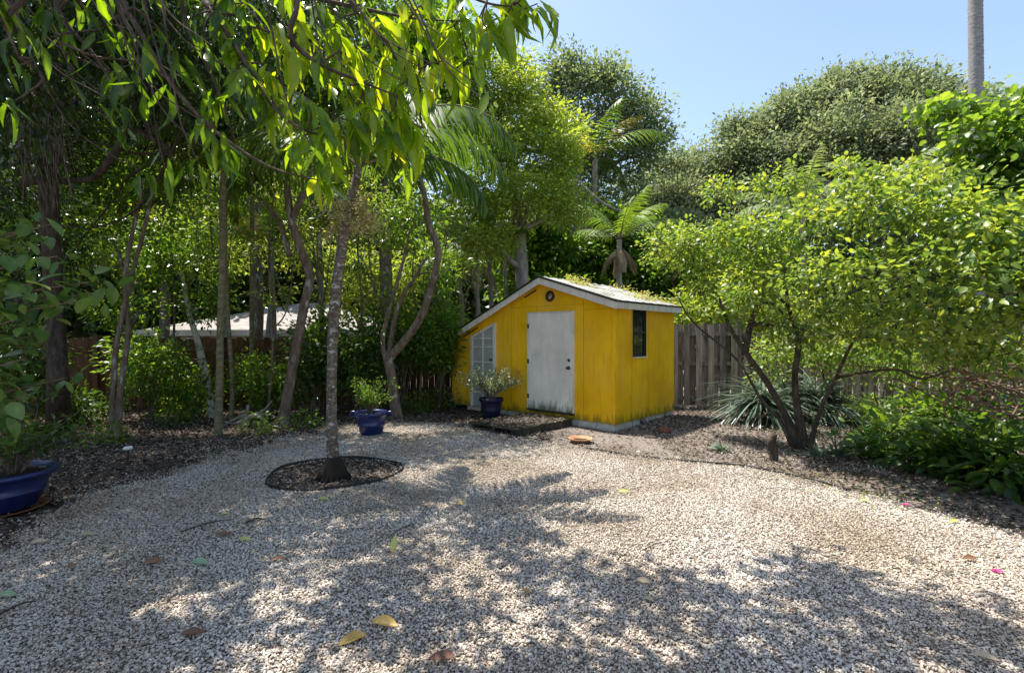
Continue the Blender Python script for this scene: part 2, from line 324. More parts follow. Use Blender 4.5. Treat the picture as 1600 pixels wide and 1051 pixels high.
# ------------------------------------------------------------------ ground, gravel
def ground_mat():
    m, nt, N, K = nodes('garden_soil'); g = N('ShaderNodeNewGeometry')
    n = N('ShaderNodeTexNoise'); n.inputs['Scale'].default_value = 1.1; n.inputs['Detail'].default_value = 4; K(g.outputs['Position'], n.inputs['Vector'])
    n2 = N('ShaderNodeTexNoise'); n2.inputs['Scale'].default_value = 38; n2.inputs['Detail'].default_value = 8; n2.inputs['Roughness'].default_value = .8; K(g.outputs['Position'], n2.inputs['Vector'])
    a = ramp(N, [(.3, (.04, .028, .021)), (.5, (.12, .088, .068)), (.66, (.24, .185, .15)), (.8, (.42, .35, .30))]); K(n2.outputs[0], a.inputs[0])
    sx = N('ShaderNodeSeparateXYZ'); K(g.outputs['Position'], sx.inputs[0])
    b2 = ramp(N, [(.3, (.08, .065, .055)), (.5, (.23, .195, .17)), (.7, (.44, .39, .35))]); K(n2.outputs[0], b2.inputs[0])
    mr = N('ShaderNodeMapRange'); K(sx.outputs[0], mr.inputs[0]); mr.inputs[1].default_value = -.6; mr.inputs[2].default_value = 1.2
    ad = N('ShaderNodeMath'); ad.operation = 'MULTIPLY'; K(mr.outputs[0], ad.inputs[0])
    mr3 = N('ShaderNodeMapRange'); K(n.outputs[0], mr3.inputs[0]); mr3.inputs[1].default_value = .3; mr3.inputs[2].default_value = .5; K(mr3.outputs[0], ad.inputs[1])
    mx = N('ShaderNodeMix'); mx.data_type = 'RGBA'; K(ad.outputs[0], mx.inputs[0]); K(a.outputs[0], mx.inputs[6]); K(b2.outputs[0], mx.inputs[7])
    b = N('ShaderNodeBsdfPrincipled'); b.inputs['Roughness'].default_value = .95; b.inputs['Specular IOR Level'].default_value = .15; K(mx.outputs[2], b.inputs['Base Color'])
    bp = N('ShaderNodeBump'); bp.inputs['Strength'].default_value = 1; bp.inputs['Distance'].default_value = .02; K(n2.outputs[0], bp.inputs['Height']); K(bp.outputs[0], b.inputs['Normal'])
    o = N('ShaderNodeOutputMaterial'); K(b.outputs[0], o.inputs[0]); return m
def hgt(x, y):
    return 0.018 * np.sin(x * 1.3 + y * .7) * np.cos(y * 1.1 - x * .4) + 0.010 * np.sin(x * 3.1 - y * 2.3)
def grid(name, x0, x1, y0, y1, st, dz=0.0, mask=None):
    xs = np.arange(x0, x1 + st / 2, st); ys = np.arange(y0, y1 + st / 2, st); X, Y = np.meshgrid(xs, ys)
    Z = hgt(X, Y) + dz; nx = len(xs); V = np.stack([X, Y, Z], -1).reshape(-1, 3)
    i, j = np.meshgrid(np.arange(nx - 1), np.arange(len(ys) - 1)); q = (j * nx + i).ravel()
    F4 = np.stack([q, q + 1, q + nx + 1, q + nx], 1)
    if mask is not None:
        c = V[F4].mean(1); F4 = F4[mask(c[:, 0], c[:, 1])]
    me = bpy.data.meshes.new(name); used = np.unique(F4); rm = np.full(len(V), -1); rm[used] = np.arange(len(used))
    me.from_pydata(V[used].tolist(), [], rm[F4].tolist()); me.polygons.foreach_set('use_smooth', [True] * len(me.polygons)); me.update(); return me
# soil sheet: fine near, wide skirt to the horizon
gm = ground_mat()
fine = grid('ground', -16, 16, -6, 20, .25)
mb = MB(); n = 8
outer = [(-300, -300), (300, -300), (300, 300), (-300, 300)]; inner = [(-16, -6), (16, -6), (16, 20), (-16, 20)]
for k in range(4):
    a, b = outer[k], outer[(k + 1) % 4]; c, d = inner[(k + 1) % 4], inner[k]
    mb.add([(*a, -.03), (*b, -.03), (*c, -.03), (*d, -.03)], [(0, 1, 2, 3)])
bm = bmesh.new(); bm.from_mesh(fine); bm2 = mb.mesh('skirt'); bm.from_mesh(bm2); bmesh.ops.recalc_face_normals(bm, faces=bm.faces)
for f in bm.faces:
    if f.normal.z < 0: f.normal_flip()
bm.to_mesh(fine); bm.free()
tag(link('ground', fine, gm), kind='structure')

# gravel outline on the ground (x, y)
GP = [tuple(G(*p)[:2]) for p in [(1600, 838), (1400, 784), (1260, 750), (1160, 733), (1050, 721), (960, 709), (890, 694), (800, 688), (740, 672), (690, 662), (640, 655), (560, 662), (440, 688), (365, 707), (295, 729), (165, 763), (75, 806), (0, 850)]]
GP = [(9, -2.5), (7.5, 1.8)] + GP + [(-6.5, 2.3), (-8, -2.5)]
GPa = np.array(GP)
def inside(x, y, poly=GPa):
    x = np.asarray(x); y = np.asarray(y); c = np.zeros(x.shape, bool); n = len(poly); j = n - 1
    for i in range(n):
        xi, yi = poly[i]; xj, yj = poly[j]
        t = ((yi > y) != (yj > y)) & (x < (xj - xi) * (y - yi) / (yj - yi + 1e-12) + xi); c ^= t; j = i
    return c
def edge_dist(x, y, poly=GPa):
    d = np.full(np.shape(x), 1e9)
    for i in range(len(poly)):
        a = poly[i]; b = poly[(i + 1) % len(poly)]; ab = b - a; t = np.clip(((x - a[0]) * ab[0] + (y - a[1]) * ab[1]) / (ab @ ab), 0, 1)
        d = np.minimum(d, np.hypot(x - a[0] - t * ab[0], y - a[1] - t * ab[1]))
    return d
RINGC = G(520, 745)[:2] + np.array([0, .12]); RINGR = .74
def wob(x, y): return .10 * np.sin(x * 5.1 + y * 3.3) + .07 * np.sin(x * 11 - y * 9) + .05 * np.sin(y * 23 + x * 17)
def gmask(x, y):
    d = edge_dist(x, y) * np.where(inside(x, y), 1, -1)
    return (d + wob(x, y) * 1.2 > 0) & (np.hypot(x - RINGC[0], y - RINGC[1]) > RINGR - .02)
gravel_base = noise_mat('gravel_bed', [(.06, .046, .033), (.17, .135, .10), (.32, .265, .205), (.50, .43, .35)], 60, bump=1, bscale=70, dist=.02, detail=6)
def stone_mat():
    m, nt, N, K = nodes('limestone_pebble'); oi = N('ShaderNodeObjectInfo'); g = N('ShaderNodeNewGeometry')
    r = ramp(N, [(0, (.20, .16, .125)), (.12, (.37, .315, .255)), (.4, (.58, .515, .44)), (.75, (.73, .665, .58)), (1, (.84, .78, .69))]); K(oi.outputs['Random'], r.inputs[0])
    n = N('ShaderNodeTexNoise'); n.inputs['Scale'].default_value = .9; n.inputs['Detail'].default_value = 5; K(g.outputs['Position'], n.inputs['Vector'])
    r2 = ramp(N, [(.30, (.66, .60, .52)), (.47, (.88, .84, .79)), (.62, (1, 1, 1))]); K(n.outputs[0], r2.inputs[0])
    n3 = N('ShaderNodeTexNoise'); n3.inputs['Scale'].default_value = 70; n3.inputs['Detail'].default_value = 4; K(g.outputs['Position'], n3.inputs['Vector'])
    r3 = ramp(N, [(.3, (.70, .68, .64)), (.55, (1, 1, 1))]); K(n3.outputs[0], r3.inputs[0])
    mx = N('ShaderNodeMix'); mx.data_type = 'RGBA'; mx.blend_type = 'MULTIPLY'; mx.inputs[0].default_value = 1; K(r.outputs[0], mx.inputs[6]); K(r2.outputs[0], mx.inputs[7])
    m2 = N('ShaderNodeMix'); m2.data_type = 'RGBA'; m2.blend_type = 'MULTIPLY'; m2.inputs[0].default_value = 1; K(mx.outputs[2], m2.inputs[6]); K(r3.outputs[0], m2.inputs[7])
    b = N('ShaderNodeBsdfPrincipled'); b.inputs['Roughness'].default_value = .85; b.inputs['Specular IOR Level'].default_value = .2; K(m2.outputs[2], b.inputs['Base Color'])
    bp = N('ShaderNodeBump'); bp.inputs['Strength'].default_value = .5; bp.inputs['Distance'].default_value = .004; K(n3.outputs[0], bp.inputs['Height']); K(bp.outputs[0], b.inputs['Normal'])
    o = N('ShaderNodeOutputMaterial'); K(b.outputs[0], o.inputs[0]); return m
gb = grid('gravel_yard', -8, 9, -2.5, 9.5, .08, .006, gmask)
tag(link('gravel_yard', gb, gravel_base), kind='structure')
# loose pebbles: points baked here, stones instanced on them
def scatter(n, x0, x1, y0, y1): return rng.uniform(x0, x1, n), rng.uniform(y0, y1, n)
def in_view(x, y, m=.35): return (np.abs(x) < y * 1.04 + m) & (y > 1.9)
def pebble_points():
    X, Y = [], []
    for (y0, y1, dens) in ((1.9, 3.6, 6600), (3.6, 5.2, 5400), (5.2, 7, 4300), (7, 9.3, 3200)):
        w = y1 * 1.04 + .35; n = int(dens * 2 * w * (y1 - y0)); x, y = scatter(n, -w, w, y0, y1)
        k = in_view(x, y) & (x > -8) & (x < 9); x, y = x[k], y[k]
        d = edge_dist(x, y) * np.where(inside(x, y), 1, -1) + wob(x, y) * 1.6
        p = np.clip(.5 + d / .8, .0, 1) ** 1.5
        rr = np.hypot(x - RINGC[0], y - RINGC[1]); p = np.where(rr < RINGR - .02, .02, p)
        k = rng.random(len(x)) < p; X.append(x[k]); Y.append(y[k])
    # thin scatter of stones on the sandy soil by the shed and the fence
    x, y = scatter(26000, -.6, 7, 6, 11); p = .75 * (np.sin(x * 2.1 + y) * .5 + .5) ; k = rng.random(len(x)) < p; X.append(x[k]); Y.append(y[k])
    x, y = scatter(22000, -7, -.6, 3.5, 10.5); k = rng.random(len(x)) < .25 + .6 * (np.sin(x * 1.7 - y * 1.3) > .2); X.append(x[k]); Y.append(y[k])
    x = np.concatenate(X); y = np.concatenate(Y)
    return np.stack([x, y, hgt(x, y) + .010 + rng.uniform(-.002, .008, len(x))], 1)
PB = pebble_points()
pm = bpy.data.meshes.new('pebbles'); pm.vertices.add(len(PB)); pm.vertices.foreach_set('co', PB.astype('f').ravel()); pm.update()
po = tag(link('pebbles', pm, None), 'pale crushed limestone pebbles covering the yard', 'gravel', kind='stuff')
def pebble_tree():
    nt = bpy.data.node_groups.new('pebbles', 'GeometryNodeTree')
    nt.interface.new_socket('Geometry', in_out='INPUT', socket_type='NodeSocketGeometry'); nt.interface.new_socket('Geometry', in_out='OUTPUT', socket_type='NodeSocketGeometry')
    N = nt.nodes.new; K = nt.links.new; gi = N('NodeGroupInput'); go = N('NodeGroupOutput'); jo = N('GeometryNodeGeometryToInstance')
    sm = stone_mat()
    for v in range(5):
        ic = N('GeometryNodeMeshIcoSphere'); ic.inputs['Radius'].default_value = 1; ic.inputs['Subdivisions'].default_value = 2
        sp = N('GeometryNodeSetPosition'); K(ic.outputs[0], sp.inputs[0])
        vo = N('ShaderNodeTexVoronoi'); vo.voronoi_dimensions = '4D'; vo.feature = 'SMOOTH_F1'; vo.inputs['Scale'].default_value = 1.1; vo.inputs['W'].default_value = v * 3.7
        pp = N('GeometryNodeInputPosition'); K(pp.outputs[0], vo.inputs['Vector'])
        mr = N('ShaderNodeMapRange'); K(vo.outputs['Distance'], mr.inputs[0]); mr.inputs[1].default_value = .1; mr.inputs[2].default_value = .8; mr.inputs[3].default_value = .62; mr.inputs[4].default_value = 1.2
        vm = N('ShaderNodeVectorMath'); vm.operation = 'SCALE'; K(pp.outputs[0], vm.inputs[0]); K(mr.outputs[0], vm.inputs['Scale']); K(vm.outputs[0], sp.inputs['Position'])
        ma = N('GeometryNodeSetMaterial'); ma.inputs['Material'].default_value = sm; K(sp.outputs[0], ma.inputs[0]); K(ma.outputs[0], jo.inputs[0])
    ip = N('GeometryNodeInstanceOnPoints'); K(gi.outputs[0], ip.inputs['Points']); K(jo.outputs[0], ip.inputs['Instance']); ip.inputs['Pick Instance'].default_value = True
    ri = N('FunctionNodeRandomValue'); ri.data_type = 'INT'; ri.inputs[4].default_value = 0; ri.inputs[5].default_value = 4; K(ri.outputs[2], ip.inputs['Instance Index'])
    rr = N('FunctionNodeRandomValue'); rr.data_type = 'FLOAT_VECTOR'; rr.inputs[0].default_value = (-.8, -.8, 0); rr.inputs[1].default_value = (.8, .8, 6.28); K(rr.outputs[0], ip.inputs['Rotation'])
    rs = N('FunctionNodeRandomValue'); rs.data_type = 'FLOAT_VECTOR'; rs.inputs[0].default_value = (.0040, .0035, .0030); rs.inputs[1].default_value = (.0125, .0092, .0078); rs.inputs['Seed'].default_value = 5; K(rs.outputs[0], ip.inputs['Scale'])
    K(ip.outputs[0], go.inputs[0]); return nt
md = po.modifiers.new('pebbles', 'NODES'); md.node_group = pebble_tree()

# leaf litter on the soil
lt = Leaves()
def litter(x, y, L0, L1, lift=.012, shape='quad', dark=0.0):
    n = len(x); P = np.stack([x, y, hgt(x, y) + rng.uniform(.004, lift, n) + .006], 1); a = rng.uniform(0, 2 * np.pi, n)
    D = np.stack([np.cos(a), np.sin(a), rng.uniform(-.25, .35, n)], 1); L = rng.uniform(L0, L1, n)
    U = np.stack([rng.normal(0, .45, n), rng.normal(0, .45, n), np.ones(n)], 1)
    lt.add(P, D, U, L, L * rng.uniform(.3, .6, n), np.clip(rng.beta(1.6, 2.6, n) - dark, 0, 1), shape, 1, .5)
x, y = scatter(60000, -13, 0.6, 3.5, 13); k = ((~inside(x, y)) | (np.hypot(x - RINGC[0], y - RINGC[1]) < RINGR)) & (np.abs(x) < y * 1.1 + 1); litter(x[k], y[k], .025, .085)
x, y = scatter(60000, .6, 11, 3, 11.5); k = (~inside(x, y)) & (rng.random(len(x)) < np.where((x > 2.2), .9, .2)); litter(x[k], y[k], .02, .07)
x, y = scatter(700, -6, 6, 2, 8.5); k = inside(x, y); litter(x[k], y[k], .012, .04, .025)
x, y = scatter(5200, -7, 2, 2, 7); k = inside(x, y) & (rng.random(len(x)) < np.clip(.15 + .85 * (-x - 1) / 4, 0, 1) * (.3 + .7 * (np.sin(x * 3 + y * 2) > 0))); litter(x[k], y[k], .01, .035, .025)
x, y = scatter(2600, -6, 4, 5, 9); k = inside(x, y) & (rng.random(len(x)) < np.clip(1 - edge_dist(x, y) / .9, .0, 1) ** 2); litter(x[k], y[k], .015, .06, .025)
tag(link('leaf_litter', lt.mesh('leaf_litter'), L_['litter']), 'brown leaf litter strewn over the bare soil', 'leaf litter', kind='stuff')

# ------------------------------------------------------------------ the yellow shed
P0 = np.array([1.747, 8.57]); AV = np.array([-.740, .6726]); BV = np.array([.6726, .740])
def S(t, s, z): return np.array([*(P0 + AV * t + BV * s), z])
def sbox(m, t0, t1, s0, s1, z0, z1):
    return m.hexa([S(t0, s0, z0), S(t1, s0, z0), S(t1, s1, z0), S(t0, s1, z0), S(t0, s0, z1), S(t1, s0, z1), S(t1, s1, z1), S(t0, s1, z1)])
TW, SW, Z0 = 4.19, 2.29, .105                        # front width, depth, foot of the boards
TR, ZR = 1.56, 2.70                                   # ridge
def zr(t): return ZR - .32 * (TR - t) if t < TR else ZR - .435 * (t - TR)
shed = thing('garden_shed', 'small bright yellow garden shed with a crooked gable roof and white door', 'shed', tuple(S(0, 0, 0)))
w = MB(); th = .07
w.prism([S(0, 0, Z0), S(0, 0, zr(0)), S(TR, 0, zr(TR)), S(TW, 0, zr(TW)), S(TW, 0, Z0)], (0, 0, 0), (*(BV * th), 0))
w.prism([S(0, SW - th, Z0), S(0, SW - th, zr(0)), S(TR, SW - th, zr(TR)), S(TW, SW - th, zr(TW)), S(TW, SW - th, Z0)], (0, 0, 0), (*(BV * th), 0))
zt = zr(0)
WS0, WS1, WZ0, WZ1 = .60, 1.10, 1.235, 2.12
sbox(w, 0, th, th, WS0, Z0, zt); sbox(w, 0, th, WS1, SW - th, Z0, zt); sbox(w, 0, th, WS0, WS1, Z0, WZ0); sbox(w, 0, th, WS0, WS1, WZ1, zt)
sbox(w, TW - th, TW, th, SW - th, Z0, zr(TW))
build('wall', w, M['yellow'], shed)
w = MB(); sbox(w, -.012, .0, -.014, .06, Z0 - .01, zr(0) - .02); sbox(w, .0, .05, -.014, -.0, Z0 - .01, zr(0) - .02); build('corner_board', w, M['yellow'], shed)
for (t0, t1, s0, s1, g) in [(.02, .38, 0.02, .16, 0), (.39, .78, .02, .16, 0), (.79, .95, .02, .16, 0), (2.1, 2.5, .02, .16, 0), (2.52, 2.9, .02, .16, 0), (3.3, 3.7, .02, .16, 0),
                            (.02, .16, .18, .36, 0), (.02, .16, .38, .62, 0), (.02, .16, .66, .9, 0), (.02, .16, 1.15, 1.5, 0), (.02, .16, 1.53, 1.9, 0), (.02, .16, 2.0, 2.28, 0)]:
    w = MB(); sbox(w, t0, t1, s0, s1, -.05, Z0 - .006); build('foundation_block', w, M['block'], shed, bev=.006)
w = MB(); sbox(w, .2, 4.1, .2, 2.2, -.03, .085); build('floor_slab', w, M['blackpaint'], shed)
# roof: sheets, dark edge, white fascia
OV, OE = .12, .10
rt = MB(); e0, e1 = -OE, TW + .16
def slope(m, t0, t1, dz0, dz1, s0=-OV, s1=SW + .1):
    m.hexa([S(t0, s0, zr(t0) + dz0), S(t1, s0, zr(t1) + dz0), S(t1, s1, zr(t1) + dz0), S(t0, s1, zr(t0) + dz0),
            S(t0, s0, zr(t0) + dz1), S(t1, s0, zr(t1) + dz1), S(t1, s1, zr(t1) + dz1), S(t0, s1, zr(t0) + dz1)])
slope(rt, e0, TR, .0, .035); slope(rt, TR + .001, e1, .0, .035)
for k in range(9):                                     # standing seams of the roof sheets
    s = .02 + k * .29
    rt.hexa([S(e0, s, zr(e0) + .035), S(TR, s, ZR + .035), S(TR, s + .02, ZR + .035), S(e0, s + .02, zr(e0) + .035), S(e0, s, zr(e0) + .05), S(TR, s, ZR + .05), S(TR, s + .02, ZR + .05), S(e0, s + .02, zr(e0) + .05)])
build('roof', rt, M['roof'], shed)
w = MB(); slope(w, e0 - .015, TR, .012, .048, -OV - .035, -OV - .002); slope(w, TR + .001, e1 + .02, .012, .048, -OV - .035, -OV - .002)
sbox(w, e0 - .03, e0 - .002, -OV - .035, SW + .11, zr(e0) + .008, zr(e0) + .040); build('drip_edge', w, M['drip'], shed)
w = MB(); slope(w, e0, TR, -.11, .010, -OV - .022, -OV); slope(w, TR + .001, e1, -.11, .010, -OV - .022, -OV); build('fascia', w, M['trim'], shed)
w = MB(); sbox(w, e0 - .02, e0, -OV - .022, SW + .1, zr(e0) - .10, zr(e0) + .006); build('fascia', w, M['trim'], shed)
w = MB(); slope(w, e1 - .12, e1, -.17, -.112, -OV - .018, -.004); build('eave_block', w, M['trim'], shed)
for (t0, t1) in ((1.72, 2.02), (3.35, 3.85)):
    w = MB(); slope(w, t0, t1, -.150, -.122, -.012, -.003); build('vent_slot', w, M['blackpaint'], shed)
w = MB()
for t in (.64, 2.38):
    sbox(w, t - .003, t + .003, -.0015, .0, Z0 + .01, zr(t) - .12)
sbox(w, .05, .636, -.0015, .0, 2.072, 2.077); sbox(w, .644, 2.376, -.0015, .0, 2.172, 2.177)
for s_ in (.57, 1.21): sbox(w, -.0015, .0, s_ - .003, s_ + .003, Z0 + .01, zr(0) - .12)
build('panel_seam', w, noise_mat('seam_caulk', [(.22, .11, .01), (.48, .25, .01)], 9, bump=0), shed)
# main door
D0, D1, DZ0, DZ1 = .86, 1.905, .215, 2.035
w = MB(); sbox(w, D0, D1, -.032, -.006, DZ0, DZ1); door = build('door', w, M['door'], shed, bev=.003)
w = MB(); fr = .028
sbox(w, D0 - fr, D0 - .004, -.036, -.003, DZ0, DZ1 + fr); sbox(w, D1 + .004, D1 + fr, -.036, -.003, DZ0, DZ1 + fr); sbox(w, D0 - .004, D1 + .004, -.036, -.003, DZ1 + .004, DZ1 + fr)
build('door_frame', w, M['trim'], shed)
for z in (.45, 1.12, 1.80):
    w = MB(); sbox(w, D1 - .022, D1 + .02, -.041, -.037, z - .045, z + .045); build('hinge', w, M['metal'], door, bev=.002)
w = MB(); sbox(w, D0 - .03, D1 + .03, -.05, -.002, DZ0 - .04, DZ0 - .006); build('door_sill', w, M['deck'], shed)
def knob(t, z, s, prof, r):
    m = MB(); prof3 = []
    seg = 16; vs = []; fs = []
    for (d, rr) in prof:
        for k in range(seg):
            a = 2 * math.pi * k / seg; vs.append(S(t + rr * math.cos(a), s - d, z + rr * math.sin(a)))
    for i in range(len(prof) - 1):
        for k in range(seg): fs.append((i * seg + k, i * seg + (k + 1) % seg, (i + 1) * seg + (k + 1) % seg, (i + 1) * seg + k))
    m.add(vs, fs, True); return m
for (nm, z) in (('door_knob', 1.03), ('deadbolt', 1.17)):
    prof = [(0, .034), (.008, .034), (.012, .014), (.03, .013), (.036, .026), (.055, .03), (.068, .02), (.072, .001)] if nm == 'door_knob' else [(0, .031), (.014, .029), (.018, .018), (.022, .016), (.024, .001)]
    build(nm, knob(D0 + .075, z, -.032, prof, 1), M['metal'], door)
# narrow glazed side door under the low roof
E0, E1 = 2.83, 3.50
def ztop(t): return 1.88 - .40 * (t - E0)
sd = MB()
sd.hexa([S(E0, -.02, .12), S(E1, -.02, .12), S(E1, -.004, .12), S(E0, -.004, .12), S(E0, -.02, ztop(E0)), S(E1, -.02, ztop(E1)), S(E1, -.004, ztop(E1)), S(E0, -.004, ztop(E0))])
sdo = build('side_door', sd, M['pane'], shed, label='narrow glazed door with a slanting top and white glazing bars')
sd = MB()
def slant(t0, t1, dz, s0, s1):
    sd.hexa([S(t0, s0, ztop(t0) - dz), S(t1, s0, ztop(t1) - dz), S(t1, s1, ztop(t1) - dz), S(t0, s1, ztop(t0) - dz), S(t0, s0, ztop(t0)), S(t1, s0, ztop(t1)), S(t1, s1, ztop(t1)), S(t0, s1, ztop(t0))])
sbox(sd, E0 - .035, E0 + .03, -.045, -.003, .12, ztop(E0)); sbox(sd, E1 - .03, E1 + .035, -.045, -.003, .12, ztop(E1) + .01); slant(E0 + .031, E1 - .031, .05, -.045, -.021)
build('frame', sd, M['trim'], sdo)
sd = MB(); mid = (E0 + E1) / 2
sbox(sd, mid - .014, mid + .014, -.04, -.021, .12, ztop(mid) - .052)
for z in (.42, .74, 1.06, 1.38, 1.56):
    sbox(sd, E0 + .031, mid - .015, -.038, -.021, z - .013, z + .013); sbox(sd, mid + .015, E1 - .031, -.038, -.021, z - .013, z + .013)
build('glazing_bar', sd, M['trim'], sdo)
build('door_handle', knob(E0 + .07, 1.12, -.045, [(0, .022), (.01, .02), (.02, .01), (.04, .022), (.05, .001)], 1), M['metal'], sdo)
# window on the lit side
w = MB(); sbox(w, .03, .036, WS0 + .02, WS1 - .02, WZ0 + .02, WZ1 - .02); win = build('window', w, M['glass'], shed, label='narrow dark sash window')
w = MB(); q = .022
sbox(w, -.008, .05, WS0, WS0 + q, WZ0, WZ1); sbox(w, -.008, .05, WS1 - q, WS1, WZ0, WZ1); sbox(w, -.008, .05, WS0 + q, WS1 - q, WZ0, WZ0 + q); sbox(w, -.008, .05, WS0 + q, WS1 - q, WZ1 - q, WZ1)
sbox(w, .0, .029, WS0 + q, WS1 - q, (WZ0 + WZ1) / 2 - .015, (WZ0 + WZ1) / 2 + .015); build('frame', w, M['blackpaint'], win)
w = MB(); sbox(w, -.03, -.009, WS0 - .012, WS1 + .012, WZ0 - .022, WZ0 - .002); build('sill', w, M['trim'], win)
w = MB(); 
for z in (WZ0 + .1, WZ0 + .2, WZ0 + .3, WZ0+.36): sbox(w, .045, .05, WS0 + .03, WS1 - .03, z, z + .03)
build('blind', w, M['trim'], win)
# iron sun ornament on the gable
orn = thing('sun_ornament', 'small round rusty sun ornament hung under the shed gable', 'wall ornament', tuple(S(1.385, -.01, 2.36)))
seg = 32; vs = []; fs = []
oc = (1.385, 2.355)
for d, rr, w_ in ((.004, .055, 0), (.03, .055, 0), (.03, .095, 1), (.004, .095, 1)):
    for k in range(seg):
        a = 2 * math.pi * k / seg; r = rr + (.011 if (w_ and k % 2) else 0); vs.append(S(oc[0] + r * math.cos(a), -d, oc[1] + r * math.sin(a)))
for i in range(4):
    for k in range(seg): fs.append((i * seg + k, i * seg + (k + 1) % seg, ((i + 1) % 4) * seg + (k + 1) % seg, ((i + 1) % 4) * seg + k))
build('rim', MB().add(vs, fs), M['rust'], orn)
vs = [S(oc[0] + .054 * math.cos(a), -.012 - .0, oc[1] + .054 * math.sin(a)) for a in np.linspace(0, 2 * math.pi, 24, False)] + [S(oc[0], -.034, oc[1])]
build('face', MB().add(vs, [(k, (k + 1) % 24, 24) for k in range(24)], True), M['cream'], orn)
pts = [S(oc[0] + .030 * math.cos(a) * (1 if i else .7), -.04, oc[1] + .034 * math.sin(a)) for i, a in enumerate(np.linspace(-1.2, 3.6, 9))]
build('crescent', MB().tube(pts, [.003, .006, .008, .010, .010, .009, .008, .006, .003], 6), M['rust'], orn)
# fallen leaves and creeper on the roof
rl = Leaves(); 
for (n, t0, t1, s0, s1, L0, L1, lift) in ((120, -.05, 1.5, .2, 2.3, .02, .05, .02), (300, -.1, 1.4, 2.1, 2.38, .03, .07, .12), (260, 1.0, 1.35, .35, .9, .04, .07, .14), (200, .1, .5, 1.2, 1.9, .04, .07, .1)):
    t = rng.uniform(t0, t1, n); s = rng.uniform(s0, s1, n); z = ZR - .32 * (TR - t) + .045 + rng.random(n) ** 2 * lift
    P = np.stack([P0[0] + AV[0] * t + BV[0] * s, P0[1] + AV[1] * t + BV[1] * s, z], 1); L = rng.uniform(L0, L1, n)
    D = rsph(n) * [1, 1, .5]; rl.add(P, D, rsph(n) * .6 + [0, 0, .8], L, L * .5, rng.random(n))
tag(link('roof_creeper', rl.mesh('roof_creeper'), leaf_mat('creeper_leaf', [(.30, .20, .11), (.25, .30, .07), (.42, .45, .14)], .3, .5)), 'yellow green creeper and fallen leaves lying on the shed roof', 'creeper', kind='stuff')
# dark wooden step platform before the door
dk = thing('wooden_platform', 'low dark mossy wooden platform in front of the white shed door', 'platform', tuple(S(1.4, -.8, 0)))
for k in range(11):
    s1 = -.06 - k * .137; w = MB(); sbox(w, .84 + random.uniform(-.01, .01), 1.93 + random.uniform(-.015, .015), s1 - .130, s1, .10, .128 + random.uniform(-.004, .004)); build('board', w, M['deck'], dk, bev=.004)
for t in (.87, 1.38, 1.88):
    w = MB(); sbox(w, t - .025, t + .025, -1.54, -.07, -.02, .098); build('joist', w, M['deck'], dk)
rl = Leaves(); n = 1300; t = rng.uniform(.85, 1.9, n); s = -rng.uniform(.08, 1.52, n)
P = np.stack([P0[0] + AV[0] * t + BV[0] * s, P0[1] + AV[1] * t + BV[1] * s, .135 + rng.random(n) * .012], 1); L = rng.uniform(.02, .07, n)
rl.add(P, rsph(n) * [1, 1, .15], rsph(n) * .3 + [0, 0, 1], L, L * .5, rng.random(n) * .9)
tag(link('leaf_litter', rl.mesh('leaf_litter'), L_['litter']), 'dead leaves scattered on the dark platform by the shed door', 'leaf litter', kind='stuff')

# ------------------------------------------------------------------ pots, saucer, small things
def pot(name, label, c, r, h, mat, group=None, saucer=True, smat=None, ribs=True):
    t = thing(name, label, 'plant pot', (c[0], c[1], c[2] if len(c) > 2 else 0), group)
    z = .035 if saucer else .0
    prof = [(r * .60, z), (r * .64, z + .01), (r * .76, z + h * .38), (r * .80, z + h * .42), (r * .80, z + h * .47), (r * .78, z + h * .49), (r * .88, z + h * .78), (r * .90, z + h * .82), (r * 1.0, z + h * .86), (r * 1.02, z + h * .9), (r * 1.02, z + h * .97), (r * .98, z + h), (r * .92, z + h * .98), (r * .88, z + h * .85)]
    m = MB(); seg = 48; vs = []; fs = []
    for i, (rr, zz) in enumerate(prof):
        for k in range(seg):
            a = 2 * math.pi * k / seg; q = rr * (1 + (.018 * (1 if (k // 2) % 2 else -1) if (ribs and i in (1, 2)) else 0)); vs.append((q * math.cos(a), q * math.sin(a), zz))
    for i in range(len(prof) - 1):
        for k in range(seg): fs.append((i * seg + k, i * seg + (k + 1) % seg, (i + 1) * seg + (k + 1) % seg, (i + 1) * seg + k))
    m.add(vs, fs, True); m.add([(0, 0, z)] + vs[:seg], [(0, k + 1, (k + 1) % seg + 1) for k in range(seg)])
    build('body', m, mat, t, world_space=False)
    s = MB(); s.lathe([(r * .885, z + h * .85), (r * .6, z + h * .88), (r * .3, z + h * .9), (.001, z + h * .9)], seg=24); build('soil', s, M['soil_pot'], t, world_space=False)
    if saucer:
        s = MB(); s.lathe([(.001, .003), (r * .70, .003), (r * .80, .03), (r * .83, .032), (r * .83, .038), (r * .78, .036), (r * .7, .012), (.001, .012)], seg=40); build('saucer', s, smat or M['terra_dark'], t, world_space=False)
    return t
potA = G(8, 815); potA[1] += .38; potA[0] = -4.70; potA[1] = 4.62
pot('plant_pot', 'large ribbed blue pot on a saucer cut by the left edge of the photo', (potA[0] + .0, potA[1]), .42, .345, M['pot'], 'blue garden pots')
potB = G(576, 681); potB[1] += .17
pot('plant_pot', 'blue pot standing on the soil between the forked tree and the ringed palm', (potB[0], potB[1]), .27, .37, M['pot'], 'blue garden pots', saucer=False)
potC = G(767, 657); potC[1] += .15
pot('plant_pot', 'dark blue pot with a white flecked bush beside the shed platform', (potC[0], potC[1]), .235, .42, M['pot_dark'], 'blue garden pots', saucer=False)
